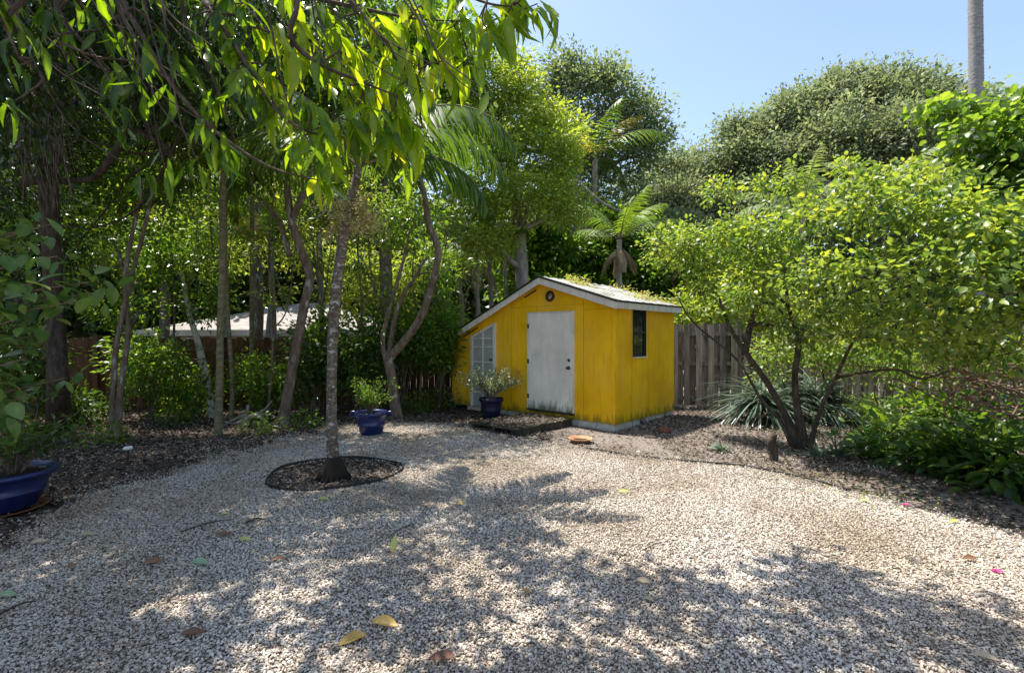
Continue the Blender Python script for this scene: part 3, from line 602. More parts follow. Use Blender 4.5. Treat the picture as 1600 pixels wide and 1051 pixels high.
for k in (-1, 1):   # lug handles of the middle pot
    r0 = [o for o in bpy.data.objects if o.name == 'plant_pot.001'][0]
    h = MB(); h.tube([(k * .27, 0, .36), (k * .33, 0, .36), (k * .33, 0, .30), (k * .25, 0, .29)], .022, 8, sub=4); build('handle', h, M['pot'], r0, world_space=False)
c = G(907, 690)
t = thing('terracotta_saucer', 'empty orange terracotta saucer lying on the gravel near the shed corner', 'saucer', (c[0], c[1], .01))
s = MB(); s.lathe([(.001, .002), (.135, .002), (.17, .04), (.19, .045), (.19, .052), (.165, .05), (.13, .014), (.001, .012)], seg=36); build('dish', s, M['terra'], t, world_space=False)
s = MB(); s.lathe([(.001, .022), (.08, .021), (.137, .018)], seg=24); build('soil', s, M['soil_pot'], t, world_space=False)
# path light stake on the left
c = G(200, 722)
t = thing('garden_light', 'small white topped solar light on a dark stake in the left bed', 'garden light', (c[0], c[1], 0))
build('stake', MB().tube([(0, 0, -.02), (0, 0, .17)], .012, 8), M['blackpaint'], t, world_space=False)
s = MB(); s.lathe([(.001, .165), (.05, .165), (.055, .18), (.04, .2), (.001, .205)], seg=20); build('cap', s, plain('white_cap', (.75, .74, .7), .4), t, world_space=False)
# tree ring edging
t = thing('tree_ring', 'round black edging ring laid about the foot of the leaning palm', 'edging', (RINGC[0], RINGC[1], 0))
vs = []; fs = []; seg = 72
for k in range(seg):
    a = 2 * math.pi * k / seg; rr = RINGR * (1 + .012 * math.sin(3 * a + 1) + .01 * math.sin(7 * a))
    x, y = RINGC[0] + rr * math.cos(a), RINGC[1] + rr * math.sin(a); z = float(hgt(x, y)) + .008 * math.sin(5 * a)
    for (d, h_) in ((-.010, -.02), (-.007, .036), (.0, .044), (.007, .036), (.010, -.02)):
        vs.append((RINGC[0] + (rr + d) * math.cos(a), RINGC[1] + (rr + d) * math.sin(a), z + h_))
for k in range(seg):
    for j in range(4): fs.append((k * 5 + j, k * 5 + j + 1, ((k + 1) % seg) * 5 + j + 1, ((k + 1) % seg) * 5 + j))
build('edging_band', MB().add(vs, fs, True), M['edging'], t)
t = thing('lawn_edging', 'long black edging strip between the gravel and the right hand bed', 'edging', tuple(G(1100, 726)))
pts = [G(*p) for p in [(905, 697), (960, 709), (1050, 720), (1160, 732), (1260, 749), (1330, 766)]]
pts = [np.array([p[0], p[1], float(hgt(p[0], p[1])) + .008 + .012 * min(1, i / 3)]) for i, p in enumerate(pts)]
build('edging_tube', MB().tube(pts, .011, 8, sub=6), M['edging'], t)

# ------------------------------------------------------------------ fences
def picket_top(m, x, y, z0, z1, wd, th, rz, tilt=0, dog=.02):
    c, s_ = math.cos(rz), math.sin(rz); out = []
    prof = [(-wd / 2, z0), (wd / 2, z0), (wd / 2, z1 - dog), (wd / 2 - dog, z1), (-wd / 2 + dog, z1), (-wd / 2, z1 - dog)]
    for yy in (-th / 2, th / 2):
        for (a, z) in prof:
            a2 = a + tilt * (z - z0); out.append((x + a2 * c - yy * s_, y + a2 * s_ + yy * c, z))
    m.add(out, [(0, 1, 2, 3, 4, 5), (11, 10, 9, 8, 7, 6)] + [(i, (i + 1) % 6, 6 + (i + 1) % 6, 6 + i) for i in range(6)])
fA, fB = np.array([3.05, 11.45]), np.array([11.4, 10.75]); dv = fB - fA; FL = np.linalg.norm(dv); dv /= FL; rz = math.atan2(dv[1], dv[0]); nv = np.array([-dv[1], dv[0]])
fence = thing('board_fence', 'weathered grey board on board fence right of the yellow shed', 'fence', (*fA, 0))
PL = 2.35; npan = int(FL / PL) + 1
for p in range(npan):
    m = MB(); m2 = MB(); st = p * PL
    x = st + .03
    k = 0
    while x < min(st + PL - .02, FL):
        wd = random.uniform(.118, .142); side = -1 if k % 2 == 0 else 1; c = fA + dv * (x + wd / 2) + nv * side * .036
        (picket_top)(m if side < 0 else m2, c[0], c[1], .06 + random.uniform(-.015, .02), 1.88 + random.uniform(-.025, .025), wd, .018, rz, random.uniform(-.008, .008), .0)
        x += wd * .5 + .062 + random.uniform(-.008, .012); k += 1
    build('front_boards', m, M['fence_grey2'], fence); build('back_boards', m2, M['fence_grey'], fence)  # recessed boards get a darker copy: shade in the gaps put into colour
    for z in (.22, 1.0, 1.66):
        c = fA + dv * (st + PL / 2); m = MB().box((c[0], c[1], z), (PL - .1, .05, .09), rz); build('rail', m, M['fence_grey'], fence)
    c = fA + dv * st; m = MB().box((c[0], c[1], .94), (.09, .052, 1.9), rz); build('post', m, M['fence_grey'], fence)
c = G(1125, 641); m = MB().box((c[0], c[1], .05), (.95, .09, .10), rz - .02)
tag(build('landscape_timber', m, M['fence_grey'], bev=.01), 'short grey timber lying along the foot of the grey fence', 'timber')
gA, gB = np.array([-13.5, 9.7]), np.array([.6, 12.9]); dv2 = gB - gA; GL = np.linalg.norm(dv2); dv2 /= GL; rz2 = math.atan2(dv2[1], dv2[0]); nv2 = np.array([-dv2[1], dv2[0]])
fence2 = thing('privacy_fence', 'low brown stained close boarded fence behind the left trees', 'fence', (*gA, 0))
PL = 2.4
for p in range(int(GL / PL) + 1):
    m = MB(); st = p * PL; x = st
    while x < min(st + PL, GL):
        wd = .138; c = gA + dv2 * (x + wd / 2); picket_top(m, c[0], c[1], .03, 1.56 + random.uniform(-.02, .03), wd, .018, rz2, 0, .025); x += wd + .006
    build('boards', m, M['fence_brown'], fence2)
    for z in (.3, 1.32):
        c = gA + dv2 * (st + PL / 2) - nv2 * .035; m = MB().box((c[0], c[1], z), (PL - .02, .04, .09), rz2); build('rail', m, M['fence_brown'], fence2)
    c = gA + dv2 * st - nv2 * .06; m = MB().box((c[0], c[1], .8), (.09, .09, 1.64), rz2); build('post', m, M['fence_brown'], fence2)

# ------------------------------------------------------------------ neighbour's house behind the left fence
def tile_mat():
    m, nt, N, K = nodes('pale_roof_tile'); tc = N('ShaderNodeNewGeometry')
    wv = N('ShaderNodeTexWave'); wv.bands_direction = 'X'; wv.inputs['Scale'].default_value = 4; wv.inputs['Distortion'].default_value = .4; K(tc.outputs['Position'], wv.inputs[0])
    w2 = N('ShaderNodeTexWave'); w2.bands_direction = 'Z'; w2.inputs['Scale'].default_value = 6; K(tc.outputs['Position'], w2.inputs[0])
    mu = N('ShaderNodeMath'); mu.operation = 'ADD'; K(wv.outputs[1], mu.inputs[0]); K(w2.outputs[1], mu.inputs[1])
    n = N('ShaderNodeTexNoise'); n.inputs['Scale'].default_value = 3; n.inputs['Detail'].default_value = 6; K(tc.outputs['Position'], n.inputs['Vector'])
    r = ramp(N, [(.3, (.55, .46, .42)), (.6, (.82, .76, .72))]); K(n.outputs[0], r.inputs[0])
    b = N('ShaderNodeBsdfPrincipled'); b.inputs['Roughness'].default_value = .8; K(r.outputs[0], b.inputs['Base Color'])
    bp = N('ShaderNodeBump'); bp.inputs['Strength'].default_value = 1; bp.inputs['Distance'].default_value = .08; K(mu.outputs[0], bp.inputs['Height']); K(bp.outputs[0], b.inputs['Normal'])
    o = N('ShaderNodeOutputMaterial'); K(b.outputs[0], o.inputs[0]); return m
ho = thing('neighbour_house', 'pale low house with a light tiled hip roof behind the brown fence', 'house', (-9.5, 20, 0))
ex0, ex1, ey0, ey1, ez, rz_ = -12.6, -4.2, 16.6, 26, 1.75, 3.0
w = MB(); w.hexa([(ex0 + .5, ey0 + .5, 0), (ex1 - .5, ey0 + .5, 0), (ex1 - .5, ey1 - .5, 0), (ex0 + .5, ey1 - .5, 0), (ex0 + .5, ey0 + .5, ez), (ex1 - .5, ey0 + .5, ez), (ex1 - .5, ey1 - .5, ez), (ex0 + .5, ey1 - .5, ez)])
build('wall', w, noise_mat('white_render', [(.55, .54, .5), (.70, .69, .66)], 3, bump=.1), ho)
w = MB(); w.add([(ex0, ey0, ez), (ex1, ey0, ez), (ex1, ey1, ez), (ex0, ey1, ez), (-8.9, 21.3, rz_), (-7.9, 21.3, rz_)], [(0, 1, 5, 4), (1, 2, 5), (2, 3, 4, 5), (3, 0, 4), (0, 3, 2, 1)]); build('roof', w, tile_mat(), ho)
w = MB(); w.box(((ex0 + ex1) / 2, ey0 - .02, ez - .03), (ex1 - ex0, .04, .2)); build('fascia', w, M['trim'], ho)
for x in (-10.9, -8.3, -5.8):
    w = MB(); w.box((x, ey0 + .47, 1.05), (1.3, .05, .9)); wi = build('window', w, M['glass'], ho); w = MB()
    for (dx, dz, a, b) in ((0, .48, 1.42, .06), (0, -.48, 1.42, .06), (-.68, 0, .06, .9), (.68, 0, .06, .9), (0, 0, .04, .9)): w.box((x + dx, ey0 + .44, 1.05 + dz), (a, .04, b))
    build('frame', w, M['trim'], wi)

# ------------------------------------------------------------------ plants
def B(px, py, Y, rpx, rpy, ry=None):
    c = A(px, py, Y); rx = rpx * Y / F; rzz = rpy * Y / F; return (c, (rx, ry if ry else (rx + rzz) / 2, rzz))
def crown(lv, blobs, cl_dens, per, L, W, spread, shape='quad', droop=.15, inner=.45, tone0=.45, tw=None, zmin=.05, bend=1.0, up=.7, jag=.3, out=.5, ellip_noise=True):
    """clumps of leaves through the outer part of each ellipsoid; twigs to the clumps go to tw"""
    for (c, r) in blobs:
        r = np.array(r); area = 4 * np.pi * ((r[0] * r[1]) ** 1.6 / 3 + (r[0] * r[2]) ** 1.6 / 3 + (r[1] * r[2]) ** 1.6 / 3) ** (1 / 1.6)
        n = max(3, int(cl_dens * area * FM)); u = rsph(n); ph = rng.uniform(0, 6.28, 6)
        nz = .5 * np.sin(u[:, 0] * 4 + ph[0]) * np.sin(u[:, 2] * 5 + ph[1]) + .5 * np.sin(u[:, 1] * 7 + u[:, 0] * 5 + ph[2]) * np.sin(u[:, 2] * 9 + ph[3])
        rad = (inner + (1 - inner) * rng.random(n) ** .45) * (1 + jag * nz)
        C = np.array(c) + u * r * rad[:, None]; k = C[:, 2] > zmin; C, u = C[k], u[k]; n = len(C)
        if n == 0: continue
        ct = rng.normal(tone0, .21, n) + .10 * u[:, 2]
        off = rng.normal(size=(n, per, 3)) * spread * np.array([1, 1, .6]); P = (C[:, None] + off).reshape(-1, 3); N = len(P)
        D = nrm(np.repeat(nrm(u / r), per, 0) * out + nrm(off.reshape(-1, 3)) * .7 + rsph(N) * .5 + [0, 0, -droop])
        U = rsph(N) * .6 + [0, 0, up]; l = L * rng.uniform(.5, 1.3, N); k = P[:, 2] > zmin * .5
        lv.add(P[k], D[k], U[k], l[k], (W / L * l * rng.uniform(.65, 1.25, N))[k], (np.repeat(ct, per) + rng.normal(0, .10, N))[k], shape, bend)
        if tw is not None:
            m = max(2, min(60, n // 6)); s = rng.choice(n, m, replace=False) if n > m else np.arange(n)
            st = np.array(c) + (C[s] - np.array(c)) * rng.uniform(.0, .25, (len(s), 1)) + [0, 0, -.15 * r[2]]
            mid_ = (st + C[s]) / 2 + rng.normal(size=(len(s), 3)) * .08 * r.mean() + [0, 0, -.06 * r[2]]
            q = .010 * max(.4, min(3, r.mean())); stick_mb(tw, st, mid_, q, q * .7); stick_mb(tw, mid_, C[s], q * .7, q * .25)
def lumps(blobs, k=4, f=.42, seed=1):
    """breaks each big ellipsoid of a crown into itself plus smaller knobs on its surface"""
    g = np.random.default_rng(seed); out = []
    for (c, r) in blobs:
        out.append((c, tuple(np.array(r) * .82)))
        for _ in range(k):
            u = g.normal(size=3); u[2] = abs(u[2]) * 1.0 - .25; u /= np.linalg.norm(u); q = f * g.uniform(.6, 1.35)
            out.append((np.array(c) + u * np.array(r) * g.uniform(.75, 1.05), tuple(np.array(r) * q * g.uniform(.8, 1.2, 3))))
    return out
def limb(mb, a, b, r0, r1, sag=.0, seg=7, w=.12):
    a, b = np.array(a, float), np.array(b, float); L = np.linalg.norm(b - a); p = [a]
    for t in (.3, .6, .82): p.append(a + (b - a) * t + rng.normal(size=3) * L * w * .4 + np.array([0, 0, sag * L * math.sin(math.pi * t)]))
    p.append(b); mb.tube(p, [r0, r0 * .75 + r1 * .25, (r0 + r1) / 2, r0 * .2 + r1 * .8, r1], seg, .04, 3)
def tree(name, label, trunks, blobs, bark, lmat, cl, per, L, W, spread, group=None, cat='tree', limbs=True, base=None, seg=10, limbfrom=.55, **kw):
    """trunks: list of (points, radii). limbs run from the first trunk to each blob"""
    p0 = base if base is not None else trunks[0][0][0]
    t = thing(name, label, cat, (float(p0[0]), float(p0[1]), 0), group); mb = MB()
    for pts, rad in trunks: mb.tube(pts, rad, seg, .05, 5)
    if limbs:
        for (c, r) in blobs:
            pts, rad = min(trunks, key=lambda q: np.linalg.norm(np.array(q[0][-1]) - c)); pts = [np.array(p) for p in pts]; n = len(pts)
            cand = range(min(n - 1, int(limbfrom * (n - 1))), n); low = [i for i in cand if pts[i][2] < c[2] + .1] or [n - 1]
            i = min(low, key=lambda i: np.linalg.norm(pts[i] - c)); r0 = min(rad[i] * .8, .02 + .05 * np.linalg.norm(c - pts[i]))
            limb(mb, pts[i], c, max(r0, .012), max(r0 * .3, .006), .06)
    lv = Leaves(); tw = MB(); kn, kf = kw.pop('knobs', 5), kw.pop('kf', .40); crown(lv, lumps(blobs, kn, kf, int(abs(blobs[0][0][0] * 100))), cl, per, L, W, spread, tw=tw, **kw)
    if tw.v: mb.add(tw.v, tw.f, True)
    build('trunk', mb, bark, t); link('crown', lv.mesh('crown'), lmat, t); return t
def gnd(px, py): p = G(px, py); p[2] = -.03; return p

# ---- palm helpers
def frond(lv, mb, base, az, elev, L, droop, nl, ll, lw, rr=.014, tone=.45, vdroop=.5, twist=0.0, tipd=0, start=.14, lean=.0):
    d = np.array([math.cos(az), math.sin(az)]); n = 14; pts = [np.array(base, float)]; e = elev
    for k in range(n):
        e = elev - droop * ((k + 1) / n) ** 1.3; pts.append(pts[-1] + np.array([d[0] * math.cos(e), d[1] * math.cos(e), math.sin(e)]) * L / n)
    mb.tube(pts, [rr * (1 - .85 * i / n) for i in range(n + 1)], 5)
    pts = np.array(pts); sd = np.array([-d[1], d[0], 0])
    for side in (-1, 1):
        t = np.linspace(start, .99, nl); x = t * n; i = np.clip(x.astype(int), 0, n - 1); fr = (x - i)[:, None]
        P = pts[i] * (1 - fr) + pts[i + 1] * fr; T = nrm(pts[i + 1] - pts[i])
        sw = np.sin(np.pi * np.clip(t * .88 + .09, 0, 1)) ** .6
        D = side * sd * (1 - .35 * t[:, None]) + T * (.45 + .5 * t[:, None]) + np.array([0, 0, -1]) * (vdroop * rng.uniform(.7, 1.3, (nl, 1))) + rng.normal(size=(nl, 3)) * .06
        Nn = nrm(np.cross(T, sd)) * np.sign(np.cross(T, sd)[:, 2:3] + 1e-6) + side * sd * .35
        lv.add(P, D, Nn, ll * sw * rng.uniform(.88, 1.1, nl), lw, tone + rng.normal(0, .1, nl), 'strip', 1.6)
def palm(name, label, pts, rad, fr, bark, lmat, group=None, ring=2, extra=None, husk=None):
    """fr: list of dicts of frond arguments (each frond is a part)"""
    t = thing(name, label, 'palm', (float(pts[0][0]), float(pts[0][1]), 0), group)
    build('trunk', MB().tube(pts, rad, 12, .03, 10, ring=ring), bark, t)
    for f in fr:
        f = dict(f); mt = f.pop('mat', lmat); lv = Leaves(); mb = MB(); frond(lv, mb, f.pop('base', pts[-1]), **f)
        o = link('frond', lv.mesh('frond'), mt, t); build('stem', mb, M['bark_cane'], o)
    return t

# ---- the palm in the ring
pts = [gnd(522, 749), A(520, 700, 5.68), A(518, 640, 5.68), A(519, 560, 5.7), A(522, 490, 5.72), A(530, 420, 5.75), A(541, 345, 5.8), A(552, 300, 5.85), A(560, 262, 5.9)]
fr = []
cb = pts[-1]
for (az, el, L, dr) in [(-.25, 1.0, 2.35, 2.1), (.2, 1.0, 2.3, 2.3), (.0, .5, 1.8, 1.7), (.75, 1.1, 2.0, 1.7), (-.75, 1.05, 1.7, 1.8), (2.6, .9, 1.6, 1.6), (3.4, .8, 1.7, 1.7), (4.2, 1.0, 1.6, 1.6), (1.6, 1.0, 1.6, 1.4), (1.9, 1.35, 1.4, .8)]:
    fr.append(dict(az=az, elev=el, L=L, droop=dr, nl=52, ll=.56, lw=.032, rr=.018, vdroop=.8, tone=.55))
ringpalm = palm('ringed_palm', 'slender palm with a bark ring marked trunk rising from the black edging ring', pts, [.080, .064, .054, .054, .056, .058, .055, .05, .045], fr, M['bark_palm'], L_['palm'])
m = MB()
for k in range(58):
    a = random.uniform(0, 6.28); r = random.uniform(.16, .25); b = pts[0] + np.array([0, 0, .03])
    m.tube([b + np.array([math.cos(a) * .06, math.sin(a) * .06, random.uniform(.16, .27)]), b + np.array([math.cos(a) * .11, math.sin(a) * .11, .12]), b + np.array([math.cos(a) * r, math.sin(a) * r, -.02])], [.008, .011, .012], 5)
m.lathe([(.20, -.02), (.15, .08), (.07, .26)], (pts[0][0], pts[0][1], 0), 16)
build('root_base', m, M['root'], ringpalm)
fl = Leaves(); mb = MB(); c = A(548, 318, 5.75); base = A(546, 340, 5.8)
for k in range(46):
    a = random.uniform(0, 6.28); e = random.uniform(-.7, .9); L = random.uniform(.25, .5); tip = base + np.array([math.cos(a) * math.cos(e), math.sin(a) * math.cos(e) * .7, math.sin(e)]) * L
    md_ = (base + tip) / 2 + np.array([0, 0, .05]); mb.tube([base, md_, tip], [.006, .004, .002], 4)
    n = 70; P = base + (tip - base) * rng.uniform(.35, 1.05, (n, 1)) + rng.normal(size=(n, 3)) * .035; fl.add(P, rsph(n), rsph(n), .028, .014, rng.random(n))
o = link('flower_head', fl.mesh('flower_head'), L_['flower'], ringpalm); build('flower_stem', mb, L_['flower'], o)

# ---- curving tree left of the palm, forked tree, and their neighbours
dk_blobs = [B(470, 210, 8.6, 75, 60), B(390, 240, 8.9, 70, 55), B(520, 140, 8.8, 80, 60), B(440, 110, 8.6, 80, 60), B(340, 180, 9, 70, 60), B(600, 190, 9.2, 60, 50)]
tree('curving_tree', 'brown tree with an s bent trunk left of the ringed palm', [([gnd(441, 668), A(447, 630, 8.9), A(456, 580, 8.9), A(465, 530, 8.85), A(477, 470, 8.8), A(484, 432, 8.8), A(470, 390, 8.7), A(456, 345, 8.6), A(449, 290, 8.6), A(452, 230, 8.6)], [.12, .09, .082, .078, .075, .075, .072, .066, .055, .03]),
     ([A(456, 345, 8.6), A(475, 300, 8.5), A(500, 240, 8.5), A(520, 180, 8.6)], [.06, .05, .04, .03]), ([A(452, 400, 8.65), A(438, 350, 8.7), A(415, 320, 8.7), A(390, 300, 8.8)], [.05, .04, .03, .02])],
     dk_blobs, M['bark'], L_['dark'], 3.0, 16, .17, .06, .20, droop=.5)
tree('forked_tree', 'brown tree forking low down with one crooked limb reaching right', [([gnd(620, 652), A(616, 620, 9.9), A(612, 590, 9.85), A(606, 562, 9.8)], [.13, .10, .095, .09]),
     ([A(606, 562, 9.8), A(630, 535, 9.7), A(655, 500, 9.6), A(672, 455, 9.5), A(684, 405, 9.4), A(682, 380, 9.4), A(670, 350, 9.4), A(664, 310, 9.3), A(656, 270, 9.3), A(650, 210, 9.2)], [.08, .08, .072, .068, .066, .066, .06, .05, .04, .03]),
     ([A(604, 566, 9.8), A(598, 535, 9.8), A(604, 500, 9.8), A(618, 450, 9.8), A(632, 400, 9.8), A(640, 360, 9.8)], [.06, .045, .04, .035, .03, .02]),
     ([A(608, 560, 9.8), A(612, 520, 9.9), A(625, 470, 9.9), A(650, 430, 9.9), A(668, 400, 9.9)], [.06, .05, .04, .03, .02])],
     [B(640, 190, 9.3, 60, 50), B(700, 250, 9.5, 45, 35), B(690, 430, 9.9, 30, 30), B(620, 350, 10, 38, 38), B(660, 330, 9.8, 35, 30)], M['bark'], L_['mid'], 5, 14, .10, .045, .17)
# slim clumping palms
for (x0, yb, x1, Y, top, r, lab) in ((341, 678, 348, 8.3, 270, .052, 'stoutest of the three slim cane palms left of the curving tree'), (361, 655, 352, 9.4, 300, .038, 'thin cane palm just behind the stoutest cane palm'), (392, 640, 394, 10.4, 290, .045, 'tall cane palm with drooping fronds nearest the curving tree')):
    b = G(x0, yb); b[2] = -.02; Yb = b[1]; pts = [b, A(x0 + 2, 600, Yb), A((x0 + x1) / 2, 500, Yb), A(x1, 400, Yb), A(x1, 330, Yb), A(x1 + 1, top, Yb)]
    fr = [dict(az=az + random.uniform(-.3, .3), elev=random.uniform(.5, 1.2), L=random.uniform(1.3, 1.9), droop=random.uniform(1.6, 2.4), nl=36, ll=.42, lw=.030, vdroop=.8, tone=random.uniform(.4, .75), rr=.012) for az in (0, .9, 1.8, 2.7, 3.6, 4.5, 5.4)]
    palm('cane_palm', lab, pts, [r * 1.25, r * 1.05, r, r, r, r * .8], fr, M['bark_cane'], L_['palm'], 'slim cane palms in the left bed', ring=5)
# more palms beyond the fence
for i, (px, Y, top, Lf, lab, mt, r) in enumerate([(425, 13, 385, 2.0, 'palm beyond the brown fence with one yellow frond beside the curving tree', 'palm', .07), (500, 14, 300, 2.2, 'palm beyond the brown fence seen right behind the ringed palm trunk', 'palm', .08), (350, 15, 330, 2.3, 'palm beyond the brown fence over the pale tiled roof', 'palm', .08),
                                             (745, 14, 395, 2.0, 'thin palm with a pale hanging skirt left of the shed ridge', 'palm', .06), (766, 15, 340, 2.2, 'thin tall palm second from the shed ridge on its left', 'palm', .07), (968, 16, 375, 2.3, 'palm with a pale dead skirt rising behind the shed roof', 'palm', .10), (720, 16, 420, 2.2, 'fan of low palm fronds left of the shed gable behind the fence', 'mid', .07), (790, 17, 350, 2.3, 'palm beside the thick grey trunk left of the shed ridge', 'palm', .06), (1255, 15, 335, 2.2, 'silvery palm showing above the yellow green bush', 'palm_s', .08), (1385, 14, 300, 2.2, 'silvery palm right of the other one above the yellow green bush', 'palm_s', .08), (930, 20, 250, 3.2, 'tall palm with yellowing fronds left of the oak behind the shed', 'palm', .12)]):
    b = A(px, 525, Y); pts = [np.array([b[0], Y, -.03]), np.array([b[0] + .05, Y, 1]), A(px + 2, 480, Y), A(px - 1, (480 + top) / 2, Y), A(px, top, Y)]
    fr = [dict(az=k * .74 + random.uniform(-.3, .3), elev=random.uniform(.5, 1.35), L=Lf * random.uniform(.8, 1.1), droop=random.uniform(.8, 1.7), nl=34, ll=.34 * Lf / 1.5, lw=.040, vdroop=.6, tone=random.uniform(.4, .8), rr=.02, mat=L_['palm_y'] if (px in (425, 930) and k % 3 == 0) else L_[mt]) for k in range(9)]
    if px in (745, 968, 766): fr += [dict(az=k * 1.6, elev=-.5, L=1.0, droop=.95, nl=30, ll=.35, lw=.03, vdroop=1.2, tone=.6, rr=.015, mat=M['husk'], base=A(px, top + 12, Y)) for k in range(5)]
    palm('garden_palm', lab, pts, [r * 1.2, r, r, r * .9, r * .8], fr, M['bark_grey'], L_[mt], 'palms growing beyond the fences', ring=5)
# leaning white trunk and twin pale trunks
tree('leaning_tree', 'leaning white barked young tree before the brown fence', [([gnd(332, 652), A(326, 610, 10), A(317, 570, 10), A(308, 530, 10), A(296, 490, 10), A(285, 430, 10)], [.075, .07, .07, .06, .05, .03])],
     [B(290, 430, 10, 45, 40), B(320, 480, 10.2, 35, 30), B(250, 400, 10.2, 40, 40)], M['bark_white'], L_['mid'], 6, 14, .10, .045, .16)
tree('twin_stem_tree', 'pair of pale slender stems rising from one foot at the left bed', [([gnd(176, 684), A(176, 640, 8.1), A(178, 600, 8.1), A(182, 540, 8.1), A(203, 440, 8.2), A(225, 360, 8.3), A(240, 290, 8.4)], [.07, .046, .042, .04, .036, .03, .02]),
     ([gnd(182, 684), A(186, 640, 8.1), A(191, 590, 8.1), A(200, 520, 8.2), A(196, 430, 8.2), A(210, 350, 8.3), A(222, 300, 8.4)], [.07, .05, .045, .04, .036, .03, .02])],
     [B(215, 480, 8.6, 55, 40), B(250, 300, 8.8, 60, 50), B(180, 380, 8.8, 50, 45), B(280, 230, 9, 60, 50), B(200, 240, 8.8, 60, 50)], M['bark'], L_['mid'], 3.2, 15, .11, .05, .17)
# big dark trunk with hanging roots
big = tree('shade_tree', 'large dark trunked tree with hanging aerial roots at the far left', [([gnd(92, 668), A(91, 610, 7.8), A(88, 540, 7.8), A(84, 470, 7.8), A(80, 380, 7.7), A(76, 280, 7.6), A(75, 180, 7.5), A(78, 60, 7.4), A(80, -60, 7.4)], [.20, .14, .13, .125, .12, .12, .12, .11, .08]),
     ([A(78, 285, 7.6), A(110, 282, 7.4), A(145, 278, 7.3), A(172, 250, 7.2), A(195, 210, 7.2), A(210, 150, 7.2), A(215, 60, 7.2)], [.045, .042, .04, .05, .055, .05, .04]), ([A(200, 195, 7.2), A(235, 215, 7.1), A(270, 235, 7.1)], [.05, .04, .025])],
     [B(60, 40, 7.2, 110, 70), B(190, 20, 7.2, 110, 70), B(300, 70, 7.6, 90, 60), B(120, -80, 7.4, 150, 90), B(60, 190, 8.6, 80, 60), B(170, 150, 8.8, 80, 60), B(300, 180, 8.4, 60, 50), B(-60, 150, 7.5, 90, 90), B(0, 300, 8.8, 60, 60), B(120, 390, 9, 50, 50), B(30, 420, 9, 60, 50), B(240, 110, 6.6, 70, 50), B(140, 60, 6.4, 80, 50), B(330, 120, 6.8, 60, 45), B(400, 40, 7, 80, 50), B(90, 240, 8.4, 60, 40), B(250, 190, 7.6, 60, 40), B(20, 230, 7, 60, 50)],
     M['bark_dark'], L_['shade_toned'], 4.2, 18, .125, .042, .20, droop=.4)
m = MB()
for k in range(130):
    p = A(random.uniform(0, 100), random.uniform(60, 200), random.uniform(6.4, 7.4)); L = random.uniform(.5, 1.5); dx = random.uniform(-.1, .45)
    q = p + np.array([dx * .4, 0, -L * .5]); e = p + np.array([dx, random.uniform(-.1, .1), -L]); m.tube([p, q, e], [.004, .003, .002], 3, sub=2, cap=False)
build('aerial_roots', m, M['bark'], big)
# tall trees standing over the left, dark masses filling the upper left behind the leaves
for (nm, lab, px, Y, r, blobs, lm) in [
    ('canopy_tree', 'tall tree filling the upper left corner behind the hanging roots', 30, 13.6, .16, [B(30, 120, 14, 120, 90), B(-40, 300, 14, 110, 90), B(140, 230, 14, 80, 70), B(60, 350, 14, 70, 50)], 'mid'),
    ('canopy_tree', 'tall dark leaved tree standing behind the twin pale stems', 255, 15, .14, [B(230, 120, 15, 100, 80), B(330, 200, 15, 80, 60), B(200, 300, 15, 60, 60), B(320, 60, 15, 100, 70)], 'dark'),
    ('canopy_tree', 'tall tree whose crown fills the sky behind the curving tree', 400, 14.5, .16, [B(430, 60, 14.5, 110, 80), B(520, 160, 15, 80, 70), B(390, 220, 15, 80, 60), B(560, 40, 14.5, 100, 70), B(300, 130, 15, 90, 70)], 'mid'),
    ('canopy_tree', 'brown trunked tree right behind the forked tree', 601, 13.0, .17, [B(600, 250, 13.4, 60, 60), B(560, 330, 13.5, 50, 40), B(640, 130, 13.5, 80, 70), B(700, 60, 13, 60, 50)], 'mid')]:
    b = A(px, 525, Y)
    tree(nm, lab, [([np.array([b[0], Y, -.05]), A(px, 560, Y), A(px + 3, 470, Y), A(px, 350, Y), A(px + 5, 200, Y)], [r * 1.2, r, r, r * .8, r * .45])], blobs, M['bark'] if px != 30 else M['bark_dark'], L_[lm], 1.5, 20, .20, .10, .30, group='tall trees round the left bed')
for (lab, px, Y, blobs, lm) in [('sunlit pale green tree beyond the fence between the cane palms and the curving tree', 420, 16, [B(420, 360, 16, 50, 40), B(370, 400, 16, 40, 30), B(470, 390, 16, 36, 30), B(440, 310, 16, 40, 30)], 'lime'), ('sunlit leafy tree beyond the fence left of the tiled roof', 200, 15, [B(150, 380, 15, 50, 45), B(230, 400, 15, 55, 40), B(290, 350, 15.5, 45, 40), B(90, 330, 15, 45, 40), B(215, 330, 15, 50, 34)], 'lime'), ('sunlit leafy tree beyond the fence right of the ringed palm', 565, 16, [B(560, 420, 16, 50, 40), B(620, 450, 16, 40, 40), B(530, 470, 15, 40, 30), B(660, 400, 16, 40, 36)], 'lime')]:
    b = A(px, 525, Y)
    tree('garden_tree', lab, [([np.array([b[0], Y, -.05]), A(px, 520, Y), A(px + 5, 460, Y), A(px, 400, Y)], [.12, .1, .08, .05])], blobs, M['bark_grey'], L_[lm], 1.6, 20, .17, .085, .28, group='sunlit trees beyond the brown fence')
